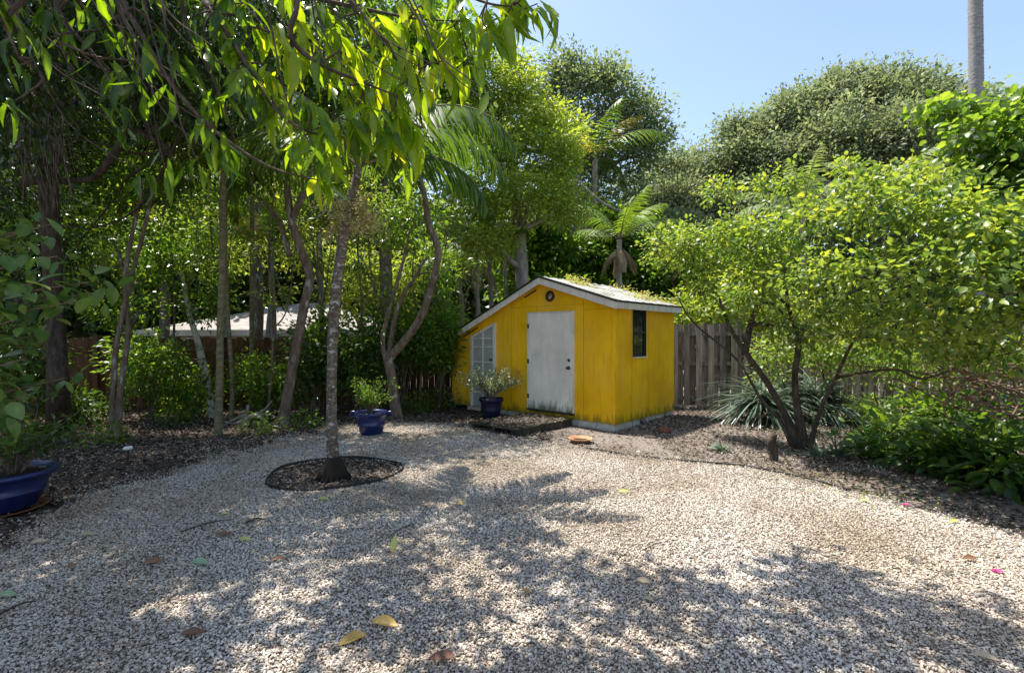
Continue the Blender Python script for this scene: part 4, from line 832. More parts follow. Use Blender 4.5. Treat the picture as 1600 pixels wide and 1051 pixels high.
# lime tree centre
tree('lime_green_tree', 'bright lime green feathery tree left of the sky gap', [([np.array([*A(815, 525, 14)[:2], -.05]), A(816, 480, 14), A(815, 420, 14), A(812, 370, 14), A(800, 280, 14), A(780, 180, 14)], [.24, .20, .19, .17, .10, .06])],
     [B(760, 130, 13.6, 55, 45), B(800, 190, 13.8, 60, 50), B(850, 250, 13.5, 55, 40), B(760, 240, 13.5, 60, 45), B(820, 310, 13.2, 60, 35), B(880, 330, 13.2, 38, 26), B(730, 320, 13.2, 50, 40), B(700, 180, 13.8, 50, 50), B(720, 90, 14, 45, 40), B(760, 375, 13, 40, 28), B(870, 200, 14, 35, 30), B(805, 110, 14, 28, 26)],
     M['bark_grey'], L_['lime'], 4.2, 24, .125, .06, .19, tone0=.5, jag=.45)
# oaks
def oak(label, px, Y, blobs, mat, cl=1.15, per=36, L=.20, W=.11, sp=.40, r=.35):
    b = A(px, 525, Y)
    return tree('oak_tree', label, [([np.array([b[0], Y, -.1]), A(px, 500, Y), A(px + 4, 440, Y), A(px, 360, Y), A(px, 280, Y)], [r * 1.3, r, r * .9, r * .7, r * .4])], blobs, M['bark_grey'], L_[mat], cl, per, L, W, sp, group='oaks beyond the garden', jag=.6, droop=.05, knobs=9, kf=.36)
oak('grey green oak with open airy branches rising behind the shed left of the sky gap', 930, 22, [B(885, 140, 22, 40, 38), B(888, 100, 22, 18, 14), B(945, 118, 22, 20, 14), B(1005, 170, 22, 16, 12), B(1022, 215, 22, 14, 14), B(940, 150, 22, 45, 36), B(985, 190, 22, 36, 40), B(900, 220, 22, 60, 45), B(970, 260, 22, 50, 45), B(860, 180, 23, 30, 50), B(1005, 240, 22, 22, 30), B(930, 330, 21, 60, 45), B(880, 300, 22, 50, 40)], 'oak', cl=.75, per=30)
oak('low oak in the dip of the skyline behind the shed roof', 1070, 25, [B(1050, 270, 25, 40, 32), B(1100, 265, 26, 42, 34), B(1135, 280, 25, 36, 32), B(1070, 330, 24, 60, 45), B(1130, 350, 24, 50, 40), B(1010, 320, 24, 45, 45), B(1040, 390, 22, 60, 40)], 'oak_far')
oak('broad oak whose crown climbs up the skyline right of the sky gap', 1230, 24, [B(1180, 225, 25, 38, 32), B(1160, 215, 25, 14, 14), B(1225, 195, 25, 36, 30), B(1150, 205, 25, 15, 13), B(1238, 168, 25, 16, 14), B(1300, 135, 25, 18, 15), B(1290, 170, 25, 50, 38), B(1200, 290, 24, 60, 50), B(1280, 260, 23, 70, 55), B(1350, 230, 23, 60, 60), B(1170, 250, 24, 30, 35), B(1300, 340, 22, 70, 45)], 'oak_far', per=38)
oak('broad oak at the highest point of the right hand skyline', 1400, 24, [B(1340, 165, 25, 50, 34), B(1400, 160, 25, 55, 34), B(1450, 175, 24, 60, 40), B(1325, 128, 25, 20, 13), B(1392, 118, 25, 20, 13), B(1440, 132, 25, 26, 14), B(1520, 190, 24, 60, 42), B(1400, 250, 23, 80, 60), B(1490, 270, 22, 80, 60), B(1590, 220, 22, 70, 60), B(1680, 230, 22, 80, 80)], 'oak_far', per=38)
oak('dark low trees behind the shed roof', 900, 19, [B(850, 400, 19, 60, 40), B(930, 420, 19, 50, 38), B(1000, 440, 19, 60, 34), B(880, 460, 18, 80, 30), B(1080, 440, 18, 60, 40), B(1180, 430, 18, 70, 50), B(820, 350, 19, 50, 40), B(960, 370, 20, 60, 40)], 'mid', cl=1.8, L=.24, W=.12, sp=.33, r=.2)
# royal palm trunk
t = thing('royal_palm', 'tall bare ringed grey palm trunk against the sky at upper right', 'palm', (*A(1525, 525, 19)[:2], 0))
b = A(1525, 525, 19)
build('trunk', MB().tube([np.array([b[0], 19, -.1]), A(1527, 400, 19), A(1526, 200, 19), A(1525, 100, 19), A(1524, 0, 19), A(1523, -120, 19)], [.25, .235, .22, .215, .21, .2], 16, .02, 34, ring=2), noise_mat('ringed_palm_bark', [(.13, .12, .115), (.27, .25, .24), (.42, .40, .385)], 5, (1, 1, 7), bump=1, bscale=8), t)
for k in range(9):
    lv = Leaves(); mb = MB(); frond(lv, mb, A(1523, -120, 19), k * .7, random.uniform(.7, 1.3), 3.2, 1.3, 40, .7, .05, rr=.03); o = link('frond', lv.mesh('frond'), L_['palm'], t); build('stem', mb, M['bark_cane'], o)

# ---- right side: flowering bush tree, its trunk and canopy
bt = [B(1050, 385, 8.6, 30, 38), B(1100, 400, 8.0, 40, 40), B(1150, 375, 7.4, 40, 40), B(1210, 365, 6.7, 42, 42), B(1275, 345, 6.0, 45, 42), B(1350, 330, 5.4, 50, 44), B(1430, 330, 5.0, 50, 48), B(1510, 350, 4.7, 56, 50), B(1600, 380, 4.4, 64, 60), B(1190, 440, 6.8, 44, 32), B(1270, 430, 5.9, 50, 36), B(1360, 425, 5.2, 56, 40), B(1450, 430, 4.8, 60, 44), B(1550, 450, 4.4, 66, 46), B(1640, 480, 4.2, 64, 50), B(1290, 495, 6.3, 40, 24), B(1370, 490, 5.6, 46, 28), B(1450, 505, 5.1, 50, 26), B(1530, 515, 4.7, 54, 24), B(1190, 295, 8, 14, 26), B(1320, 270, 7.0, 12, 24), B(1225, 505, 7.2, 34, 24), B(1090, 455, 8, 24, 18), B(1215, 550, 8.6, 26, 24), B(1270, 550, 8.5, 30, 26), B(1330, 545, 8.2, 40, 28), B(1390, 555, 7.8, 36, 24), B(1450, 560, 7.2, 36, 22), B(1450, 290, 6.4, 40, 26), B(1395, 285, 6.4, 24, 24), B(1180, 500, 7.6, 26, 18), B(1270, 525, 7.0, 34, 18), B(1335, 520, 6.3, 36, 20), B(1415, 540, 5.8, 40, 20), B(1500, 540, 5.2, 46, 22), B(1585, 550, 4.9, 50, 24), B(1130, 300, 8, 14, 16), B(1245, 285, 7, 14, 20), B(1700, 430, 4.2, 110, 90), B(1800, 450, 3.9, 110, 100)]
_kw = dict(cat='bush', tone0=.42, jag=.4, limbfrom=.6)
tree('flowering_bush', 'sprawling yellow green bush tree with leaning dark trunks right of the shed', [([gnd(1250, 700), A(1228, 650, 7.3), A(1200, 600, 7.3), A(1165, 550, 7.4), A(1140, 510, 7.6), A(1122, 460, 7.8)], [.085, .048, .042, .036, .028, .016]),
     ([gnd(1258, 700), A(1246, 640, 7.2), A(1242, 590, 7.2), A(1248, 530, 7.1), A(1235, 490, 7.1), A(1225, 430, 7.2)], [.085, .05, .042, .036, .028, .016]),
     ([A(1242, 590, 7.2), A(1252, 520, 7.0), A(1290, 480, 6.9), A(1340, 450, 6.8), A(1400, 420, 6.7)], [.036, .034, .028, .022, .014]), ([A(1165, 550, 7.4), A(1172, 510, 7.4), A(1185, 470, 7.4)], [.05, .04, .02]), ([gnd(1264, 702), A(1278, 650, 7.1), A(1306, 590, 6.9), A(1335, 530, 6.6), A(1380, 480, 6.2)], [.05, .028, .024, .018, .012]), ([gnd(1240, 698), A(1218, 655, 7.5), A(1190, 625, 7.7), A(1150, 560, 8.1), A(1080, 500, 8.3), A(1050, 440, 8.4)], [.045, .026, .022, .018, .014, .008])],
     bt, M['bark_dark'], L_['yellowgreen'], 8.5, 13, .074, .046, .12, shape='oval', **_kw)
# darker tree with heart shaped leaves at the right edge
b = A(1660, 525, 7.2)
tree('heart_leaf_tree', 'glossy round leaved tree leaning in at the right edge under the tall palm trunk', [([np.array([b[0], 7.2, -.05]), A(1650, 560, 7.2), A(1640, 420, 7.2), A(1600, 300, 7.2), A(1560, 220, 7.2)], [.12, .1, .09, .07, .04])],
     [B(1560, 210, 7.2, 55, 40), B(1600, 280, 7.1, 60, 45), B(1530, 300, 7.3, 40, 35), B(1600, 170, 7.3, 40, 30), B(1640, 240, 7, 60, 60), B(1510, 345, 7.2, 40, 30), B(1570, 360, 6.8, 45, 35), B(1480, 180, 7.6, 26, 16)], M['bark_dark'], L_['mid'], 6, 12, .12, .09, .16, shape='oval', droop=.45, tone0=.5)
# tangle of bare vines under the canopy
t = thing('vine_tangle', 'tangle of bare reddish brown vines under the bush at the right edge', 'vine', tuple(G(1560, 760)))
m = MB()
c0 = A(1490, 625, 5.6)
for k in range(15):
    a = A(random.uniform(1640, 1720), random.uniform(480, 680), random.uniform(5, 6)); e = A(random.uniform(1250, 1460), random.uniform(430, 590), random.uniform(5.8, 6.6)); md1 = A(random.uniform(1500, 1590), random.uniform(560, 640), random.uniform(5.2, 5.9)); r = random.uniform(.006, .016)
    m.tube([a, md1, (md1 + e) / 2 + rng.normal(size=3) * .12, e], [r, r, r * .8, r * .4], 6, sub=6)
for k in range(7):
    c = A(random.uniform(1500, 1560), random.uniform(590, 625), random.uniform(5.2, 5.6)); rx, rz2_ = random.uniform(.15, .36), random.uniform(.10, .24); a0 = random.uniform(0, 6.28)
    m.tube([c + np.array([rx * math.cos(a0 + i * .7), .06 * i - .2, rz2_ * math.sin(a0 + i * .7)]) for i in range(8)], [.012] * 5 + [.01, .008, .005], 6, sub=5)
m.tube([A(1480, 620, 5.4), A(1475, 640, 5.4), A(1490, 660, 5.4), A(1530, 672, 5.4)], [.012, .011, .009, .006], 6, sub=5)
m.tube([A(1500, 615, 5.5), A(1560, 640, 5.3), A(1600, 655, 5.1), A(1680, 670, 4.9)], [.014, .016, .016, .014], 6, sub=5)
m.tube([A(1565, 530, 5.5), A(1572, 570, 5.4), A(1560, 600, 5.4), A(1530, 618, 5.4)], [.013, .014, .014, .010], 6, sub=5)
build('stems', m, M['vine'], t)
lv = Leaves(); tw = MB(); crown(lv, [B(1420, 560, 6.6, 50, 22), B(1500, 550, 6, 60, 25), B(1580, 540, 5.6, 50, 30), B(1380, 540, 6.9, 46, 26), B(1540, 580, 5.6, 50, 16)], 7, 12, .065, .04, .15, tw=tw); link('leaves', lv.mesh('leaves'), L_['mid'], t); link('twigs', tw.mesh('twigs', False), M['vine'], t)

for (lab, px, py, x1, y1, Y) in [('thin sapling stem left of the leaning white tree', 262, 650, 275, 260, 9.6), ('thin sapling stem close beside the leaning white tree on its right', 345, 640, 330, 270, 10.4), ('thin sapling stem left of the curving tree', 418, 655, 428, 300, 9.6), ('thin sapling stem between the curving tree and the ringed palm', 498, 640, 488, 250, 10.2), ('thin sapling stem just right of the ringed palm', 556, 642, 566, 280, 10), ('thin sapling stem left of the forked tree', 590, 645, 578, 320, 10.4), ('thin sapling stem right of the forked tree', 655, 640, 648, 380, 10.8), ('thin sapling stem nearest the left end of the shed', 690, 632, 700, 360, 11)]:
    b = G(px, py); Yb = b[1]; b[2] = -.02; r0 = random.uniform(.018, .028); m1 = A(px + (x1 - px) * .35 + 6, py + (y1 - py) * .4, Yb); m2 = A(px + (x1 - px) * .7 - 5, py + (y1 - py) * .75, Yb)
    tree('sapling', lab, [([b, m1, m2, A(x1, y1, Yb)], [r0 * 1.2, r0, r0 * .8, r0 * .4]), ([m1, A(x1 + 22, (py + y1) / 2, Yb), A(x1 + 36, y1 + 60, Yb)], [r0 * .7, r0 * .5, r0 * .3])],
         [B(x1, y1, Yb, 26, 24), B(x1 + 34, y1 + 60, Yb, 22, 20), B(x1 - 20, y1 + 90, Yb, 20, 16), B(x1 + 10, y1 + 160, Yb, 18, 14)], M['bark'], L_['mid' if px % 2 else 'yellowgreen'], 4.0, 12, .11, .045, .16, group='saplings along the brown fence', seg=6)
# ---- shrubs
def shrub(name, label, c, blobs, lmat, cl, per, L, W, sp, group=None, stems=7, bark=None, **kw):
    t = thing(name, label, kw.pop('cat', 'shrub'), (float(c[0]), float(c[1]), 0), group); mb = MB(); lv = Leaves(); tw = MB()
    crown(lv, blobs, cl, per, L, W, sp, tw=tw, **kw); c = np.array([c[0], c[1], kw.get('z', -.02)])
    for k in range(stems):
        bc, br = random.choice(blobs); e = np.array(bc) + rng.normal(size=3) * np.array(br) * .35; e[2] = max(e[2], .1); limb(mb, c + rng.normal(size=3) * [.05, .05, 0], e, .016, .006, .05, 5)
    if tw.v: mb.add(tw.v, tw.f, True)
    build('stems', mb, bark or M['bark'], t)
    link('foliage', lv.mesh('foliage'), lmat, t); return t
labs = ['dark shrub against the fence between the hanging roots and the twin stems', 'leafy shrub covering the fence right of the twin pale stems', 'bushy shrub at the fence behind the leaning white trunk', 'shrub between the cane palms and the curving tree', 'dense glossy shrub between the curving tree and the ringed palm', 'glossy shrub just right of the ringed palm trunk', 'tall shrub behind the forked tree trunk', 'bright leafy shrub left of the shed wall', 'dark shrub behind the large blue pot at the far left']
spots = [(120, 630, 9.0, 50, 26, 'dark'), (235, 575, 9.6, 50, 60, 'mid'), (300, 610, 9.9, 44, 34, 'mid'), (415, 585, 10.2, 46, 46, 'mid'), (490, 545, 10.2, 50, 75, 'dark'), (560, 550, 10.3, 50, 75, 'dark'), (625, 530, 10.9, 50, 70, 'mid'), (685, 520, 11.2, 42, 90, 'mid'), (30, 560, 8.4, 60, 70, 'dark')]
for lab, (px, py, Y, rx, ry, lm) in zip(labs, spots):
    c = A(px, py, Y); bl = [B(px, py, Y, rx * .75, ry * .7)] + [B(px + random.uniform(-.7, .7) * rx, py + random.uniform(-.6, .75) * ry, Y + random.uniform(-.5, .5), rx * .42, ry * .36) for k in range(7)]
    shrub('shrub', lab, (c[0], Y), bl, L_[lm], 9, 11, .11, .05, .15, 'shrubs along the brown fence', zmin=.06, jag=.5, tone0=.5)
# undergrowth row right of fence, lit hedge behind fence
tree('fence_tree', 'bright leafy tree looking over the grey fence beside the shed', [([np.array([4.2, 13.5, -.05]), np.array([4.2, 13.5, 1.2]), np.array([4.3, 13.5, 2.2])], [.1, .08, .05])], [B(1085, 480, 13.5, 40, 26), B(1130, 470, 13.4, 45, 30), B(1190, 475, 13.4, 50, 30), B(1070, 500, 13, 30, 14)], M['bark'], L_['lime'], 4, 14, .16, .08, .22)
for (lab, px, py, Y, rx, ry) in (('loose sunlit shrub before the grey fence left of the upright trunk', 1205, 560, 10.2, 22, 60), ('loose sunlit shrub before the grey fence right of the upright trunk', 1300, 545, 9.6, 44, 70), ('loose sunlit shrub before the grey fence under the far part of the bush', 1385, 560, 9.2, 42, 66), ('loose sunlit shrub before the grey fence behind the vine tangle', 1480, 550, 8.6, 60, 70)):
    bl = [B(px, py, Y, rx * .7, ry * .6)] + [B(px + random.uniform(-.9, .9) * rx, py + random.uniform(-.8, .8) * ry, Y + random.uniform(-.4, .4), rx * .45, ry * .28) for k in range(7)]
    shrub('shrub', lab, (A(px, py, Y)[0], Y), bl, L_['yellowgreen'], 6, 10, .085, .05, .15, 'shrubs along the grey fence', zmin=.3, jag=.5, tone0=.45)
# potted plants
def twiggy(name, label, c, base_z, H_, spread, n, lmat, L, W, per, group=None, tone0=.5):
    t = thing(name, label, 'potted plant', (c[0], c[1], base_z), group); mb = MB(); lv = Leaves()
    for k in range(n):
        a = random.uniform(0, 6.28); r = spread * random.uniform(.3, 1); e = np.array([c[0] + r * math.cos(a), c[1] + r * math.sin(a), base_z + H_ * random.uniform(.45, 1)]); b = np.array([c[0] + random.uniform(-.05, .05), c[1] + random.uniform(-.05, .05), base_z])
        m1 = b + (e - b) * .4 + np.array([0, 0, .12 * H_]); mb.tube([b, m1, e], [.006, .004, .002], 4, sub=3)
        s = rng.uniform(.35, 1, (per, 1)); P = b + (e - b) * s + np.array([0, 0, .06 * H_]) * (1 - s) * 2 + rng.normal(size=(per, 3)) * .03
        lv.add(P, rsph(per) + nrm(e - b) * .6, rsph(per) * .6 + [0, 0, .8], L * rng.uniform(.6, 1.2, per), W, rng.normal(tone0, .2, per), 'quad')
    build('stems', mb, M['bark'], t); link('foliage', lv.mesh('foliage'), lmat, t); return t
twiggy('potted_bush', 'leafy dark bush growing from the large blue pot at the left edge', (potA[0] + .1, potA[1] + .05), .31, .62, .62, 46, L_['dark'], .07, .03, 24, 'plants growing in the blue pots', .55)
twiggy('potted_bush', 'loose low bush growing from the blue pot beside the forked tree', (potB[0], potB[1]), .33, .62, .42, 34, L_['mid'], .06, .028, 20, 'plants growing in the blue pots')
twiggy('potted_bush', 'airy pale grey green bush growing from the dark pot before the glazed side door', (potC[0], potC[1]), .36, .66, .72, 64, L_['shrubgrey'], .05, .03, 26, 'plants growing in the blue pots', .6)
# low plants
def tuft(name, label, c, n, L, W, lmat, cat='plant', group=None, elev=(.3, 1.3), tone=.5, shape='strap', bend=1.5, z=0.02, dead=0):
    t = thing(name, label, cat, (float(c[0]), float(c[1]), 0), group); lv = Leaves(); a = rng.uniform(0, 6.28, n); e = rng.uniform(*elev, n)
    D = np.stack([np.cos(a) * np.cos(e), np.sin(a) * np.cos(e), np.sin(e)], 1); P = np.array([c[0], c[1], z]) + D * [.06, .06, 0] + rng.normal(size=(n, 3)) * [L * .1, L * .1, .01]
    U = np.stack([-np.cos(a) * np.sin(e), -np.sin(a) * np.sin(e), np.cos(e)], 1) + rng.normal(size=(n, 3)) * .15
    lv.add(P, D, U, L * rng.uniform(.6, 1.1, n), W * rng.uniform(.7, 1.2, n), rng.normal(tone, .2, n), shape, bend * rng.uniform(.7, 1.2), .3)
    link('leaves', lv.mesh('leaves'), lmat, t); return t
for (px, py, n, L, lab) in ((1205, 662, 300, .95, 'large silvery strap leaved clump left of the leaning trunks'), (1290, 660, 300, .95, 'large silvery strap leaved clump right of the leaning trunks'), (1250, 655, 60, 1.2, 'upright silvery strap leaved clump between the two larger ones')):
    c = G(px, py); c[1] += .25; tuft('strap_leaf_clump', lab, c, n, L, .036, L_['strap'], group='silvery strap leaved clumps', elev=(.15, 1.35), bend=2.4, z=.2, tone=.36)
for (px, py, L, lab) in ((1310, 712, .36, 'small spiky rosette plant at the foot of the leaning trunks'), (1345, 706, .30, 'small spiky rosette right of the larger rosette'), (1278, 716, .24, 'tiny rosette in front of the leaning trunks'), (1130, 706, .16, 'tiny dark rosette on the sandy soil left of the black stake')):
    tuft('rosette_plant', lab, G(px, py), 26, L, .035, L_['strap'], group='small rosettes in the right bed', elev=(.2, 1.2), tone=.35, bend=.6)
# fern and leafy ground plants right
c = G(1395, 690)
t = thing('fern', 'bright green fern frond plant lit by the sun before the grey fence', 'fern', (c[0], c[1], 0))
for k in range(8):
    lv = Leaves(); mb = MB(); frond(lv, mb, (c[0], c[1], .12), k * .8 + .2, random.uniform(.7, 1.25), .75, 1.0, 20, .17, .028, rr=.006, tone=.55, vdroop=.15, start=.2); o = link('frond', lv.mesh('frond'), L_['fern'], t); build('stem', mb, M['bark_cane'], o)
und = [(1370, 690, 34, 38, 'leafy green plant mound beside the fern', 'broad', .14), (1420, 705, 40, 38, 'dark leafy mound under the vines nearest the fern', 'dark', .15), (1480, 715, 42, 50, 'dark leafy mound under the middle of the vine tangle', 'dark', .17), (1540, 720, 46, 60, 'tall dark leafy mound at the right edge', 'dark', .18), (1600, 740, 50, 60, 'dark leafy mound cut by the right edge', 'dark', .18), (1440, 655, 50, 40, 'shaded plant mound behind the fern against the fence', 'mid', .14), (1510, 660, 55, 45, 'shaded plant mound behind the vines', 'dark', .15), (1590, 650, 60, 50, 'shaded plant mass behind the vines at the right edge', 'dark', .15), (1350, 640, 30, 22, 'small plant mound by the foot of the grey fence', 'mid', .12)]
for (px, py, rx, ry, lab, lm, L) in und:
    b = G(px, py + ry * .75); Y = b[1] + .3; bl = [B(px, py, Y, rx, ry * .8), B(px - rx * .5, py + ry * .3, Y, rx * .6, ry * .5), B(px + rx * .5, py + ry * .35, Y - .1, rx * .6, ry * .5)]
    shrub('leafy_plant', lab, (A(px, py, Y)[0], Y), bl, L_[lm], 11, 8, L, L * .42, .12, 'leafy plants in the right bed', shape='oval', droop=.3, cat='plant', zmin=.04, tone0=.45)
# long drooping blade plants at right edge
for (px, py, n, lab) in ((1545, 745, 22, 'broad drooping blade plant at the right edge'), (1590, 760, 20, 'broad drooping blade plant cut by the right edge')):
    c = G(px, py + 10); c[1] += .2; tuft('blade_plant', lab, c, n, .75, .09, L_['dark'], group='blade plants at the right edge', elev=(.7, 1.45), tone=.5, bend=1.6)
# little ground plants left
for (px, py, lab) in ((400, 672, 'low leafy weed at the foot of the curving tree'), (470, 664, 'low leafy weed right of the curving tree'), (150, 690, 'leafy plant at the foot of the twin stems'), (60, 665, 'leafy plant behind the large blue pot'), (715, 630, 'low plant against the left end of the shed'), (645, 640, 'low plant right of the forked tree'), (675, 632, 'low plant under the tall shrub left of the shed'), (275, 655, 'low plant before the leaning white tree')):
    c = G(px, py + 6); rr = random.uniform(16, 24); bl = [B(px, py - 8, c[1], rr * 1.3, rr * .8), B(px + rr, py - 4, c[1] + .1, rr * .7, rr * .5)]
    shrub('low_plant', lab, c, bl, L_['mid' if px < 700 else 'shrubgrey'], 16, 7, .085, .04, .08, 'low plants on the left bed', cat='plant', stems=4, zmin=.02, tone0=.55)
# pale driftwood like roots near the cane palms
t = thing('root_stump', 'pale splayed dead root stump right of the cane palms', 'stump', tuple(G(385, 668)))
m = MB(); c = G(384, 664); c[2] = .13
for (dx, dy, z1, r) in ((-.35, -.1, .02, .035), (.1, -.35, .01, .03), (.45, -.12, .03, .035), (.38, .2, .42, .022), (-.1, .2, .30, .02), (-.5, .15, .05, .028), (.55, .1, .12, .02)):
    e = np.array([c[0] + dx, c[1] + dy, z1]); m.tube([c, (c + e) / 2 + rng.normal(size=3) * .06, e], [.045, r, r * .35], 7, .15, 4)
build('wood', m, M['bark_grey'], t)
# dark upright stump and rocks on the right bed
c = G(1208, 722)
t = thing('tree_stub', 'short charred stub standing beside the black edging on the right', 'stump', (c[0], c[1], 0))
build('wood', MB().tube([(0, 0, -.03), (.01, 0, .12), (-.02, 0, .27), (.03, .01, .36)], [.06, .05, .055, .03], 10, .15, 3), M['bark_dark'], t, world_space=False)
def rock(label, c, r, mat):
    bm = bmesh.new(); bmesh.ops.create_icosphere(bm, subdivisions=3, radius=1)
    for v in bm.verts:
        k = 1 + .22 * math.sin(v.co.x * 3 + c[0] * 9) * math.cos(v.co.y * 4 + c[1]) + random.uniform(-.03, .03); v.co = Vector((v.co.x * r[0] * k, v.co.y * r[1] * k, v.co.z * r[2] * k))
    me = bpy.data.meshes.new('rock'); bm.to_mesh(me); bm.free(); me.polygons.foreach_set('use_smooth', [True] * len(me.polygons)); o = link('rock', me, mat); o.location = (c[0], c[1], r[2] * .5); o.rotation_euler[2] = random.uniform(0, 3); tag(o, label, 'rock', 'rocks by the shed corner'); return o
rock('larger dark rock on the sandy soil right of the shed corner', G(1038, 677), (.10, .08, .07), M['terra_dark']); rock('flat dark rock nearest the shed corner', G(1016, 684), (.11, .07, .035), M['bark_dark'])
rock('small pale stone on the soil left of the edging strip', G(998, 708), (.045, .04, .025), M['block'])

# ------------------------------------------------------------------ near foliage
# broad leaved shrub reaching in at the left edge
near = thing('broadleaf_bush', 'broad leaved bush reaching in at the left edge above the large blue pot', 'bush', (-3.6, 2.9, 0))
mb = MB(); lv = Leaves(); b0 = np.array([-3.6, 2.9, -.03]); mb.tube([b0, (-3.55, 2.9, .7), (-3.4, 2.9, 1.4), (-3.2, 2.9, 2.0)], [.05, .045, .04, .02], 8, .05, 4)
ends = [(120, 470, 2.9), (60, 440, 2.8), (20, 500, 2.7), (90, 400, 3.0), (30, 360, 2.9), (105, 590, 3.1), (40, 560, 2.8), (10, 620, 2.7), (70, 520, 3.0), (0, 420, 2.6), (-40, 480, 2.7), (140, 440, 3.1), (40, 620, 2.9), (-60, 560, 2.8), (80, 350, 3.1), (-30, 380, 2.8), (170, 455, 3.2), (-20, 650, 2.8)]
for i, (px, py, Y) in enumerate(ends):
    e = A(px, py, Y); s = np.array([-3.4, 2.9, max(.6, min(1.9, e[2] - .3))]); md_ = (s + e) / 2 + np.array([0, 0, .05]); mb.tube([s, md_, e], [.012, .008, .003], 5, sub=4)
    n = 17; tt = rng.uniform(.45, 1.02, (n, 1)); P = s + (e - s) * tt + rng.normal(size=(n, 3)) * .06; D = nrm(e - s) * .5 + rsph(n) * .9 + [0, 0, -.15]; U = rsph(n) * .45 + [0, 0, 1]
    L = rng.uniform(.06, .135, n); lv.add(P, D, U, L, L * .6, rng.normal(.7, .25, n), 'oval', 1, .22)
build('stems', mb, M['vine'], near); link('leaves', lv.mesh('leaves'), L_['broad'], near)

# big mango tree: trunk out of frame at left, limbs over the yard, leaves hanging into view
mt = thing('mango_tree', 'large mango tree whose long hanging leaves fill the upper left', 'tree', (-4.2, 1.6, 0))
mb = MB(); mb.tube([(-4.2, 1.6, -.05), (-4.15, 1.7, 1.2), (-4.0, 1.9, 2.6), (-3.7, 2.2, 4.0), (-3.3, 2.6, 5.4), (-3.0, 2.8, 6.6)], [.26, .22, .2, .18, .13, .08], 14, .05, 5)
hub = np.array([-3.7, 2.2, 4.0]); lv = Leaves(); tw = MB()
def spray(c, out, n, L0, L1, W, tone, hang=1.0):
    """terminal whorl of long leaves hanging from a twig tip"""
    a = rng.uniform(0, 6.28, n); c = np.array(c)
    D = np.stack([np.cos(a) * .55, np.sin(a) * .55, -hang * rng.uniform(.5, 1.4, n)], 1) + np.array(out) * .35 + rng.normal(size=(n, 3)) * .15
    U = np.stack([np.cos(a), np.sin(a), np.full(n, .5)], 1) + rng.normal(size=(n, 3)) * .35
    L = rng.uniform(L0, L1, n) * rng.uniform(.7, 1.08, n); P = c + rng.normal(size=(n, 3)) * .025; Wn = W * rng.uniform(.7, 1.3, n) * L / L1 * 1.45; T_ = np.clip(rng.normal(tone, .17, n), 0, .97)
    for q, bd in enumerate((-.4, .7, 1.5, 2.3)):
        j = np.arange(n) % 4 == q; lv.add(P[j], D[j], U[j], L[j], Wn[j], T_[j], 'lance', bd, .2 + .2 * q)
# main visible limbs in the top of the picture
lims = [[hub, A(380, -60, 3.4), A(470, -10, 3.4), A(560, 12, 3.4), A(640, 28, 3.4), A(705, 33, 3.4)],
        [hub, A(250, -40, 3.0), A(330, 20, 3.0), A(385, 100, 3.0), A(430, 170, 3.05), A(480, 205, 3.1), A(540, 215, 3.1)],
        [hub, A(420, -90, 3.2), A(560, -40, 3.3), A(690, -20, 3.4), A(760, 5, 3.45), A(800, 10, 3.5)],
        [hub, A(120, -80, 2.9), A(200, 20, 2.9), A(260, 120, 2.9), A(330, 200, 3.0), A(420, 260, 3.1), A(500, 282, 3.1)],
        [hub, A(60, -60, 2.8), A(90, 20, 2.8), A(150, 90, 2.8), A(190, 160, 2.8)],
        [hub, A(450, -60, 3.3), A(560, 20, 3.3), A(620, 90, 3.3), A(650, 150, 3.35), A(660, 200, 3.35)],
        [hub, A(400, -60, 3.1), A(455, 60, 3.1), A(500, 100, 3.15), A(570, 130, 3.2), A(620, 150, 3.2)],
        [hub, A(200, -90, 3.1), A(300, 60, 3.2), A(340, 140, 3.3), A(370, 230, 3.3)],
        [hub, A(20, -60, 2.5), A(10, 30, 2.5), A(30, 90, 2.5)]]
for l in lims: mb.tube(l, np.linspace(.024, .004, len(l)), 6, .04, 5)
for k in range(34):
    x0 = random.uniform(-40, 620); Yk = random.uniform(2.6, 3.5); dx = random.uniform(20, 190); dy = random.uniform(90, 300)
    l = [A(x0, -60, Yk), A(x0 + dx * .35, -60 + dy * .45, Yk), A(x0 + dx * .7, -60 + dy * .85, Yk), A(x0 + dx * 1.1, -50 + dy, Yk), A(x0 + dx * 1.35, -40 + dy * 1.05, Yk)]
    mb.tube(l, [.006, .005, .004, .0035, .002], 5, .05, 4); spray(l[-1], (0, 0, 0), random.randint(1, 4), .12, .24, .044, .45 if x0 > 300 else .2)  # lower tone at left: shade put into the leaf colour
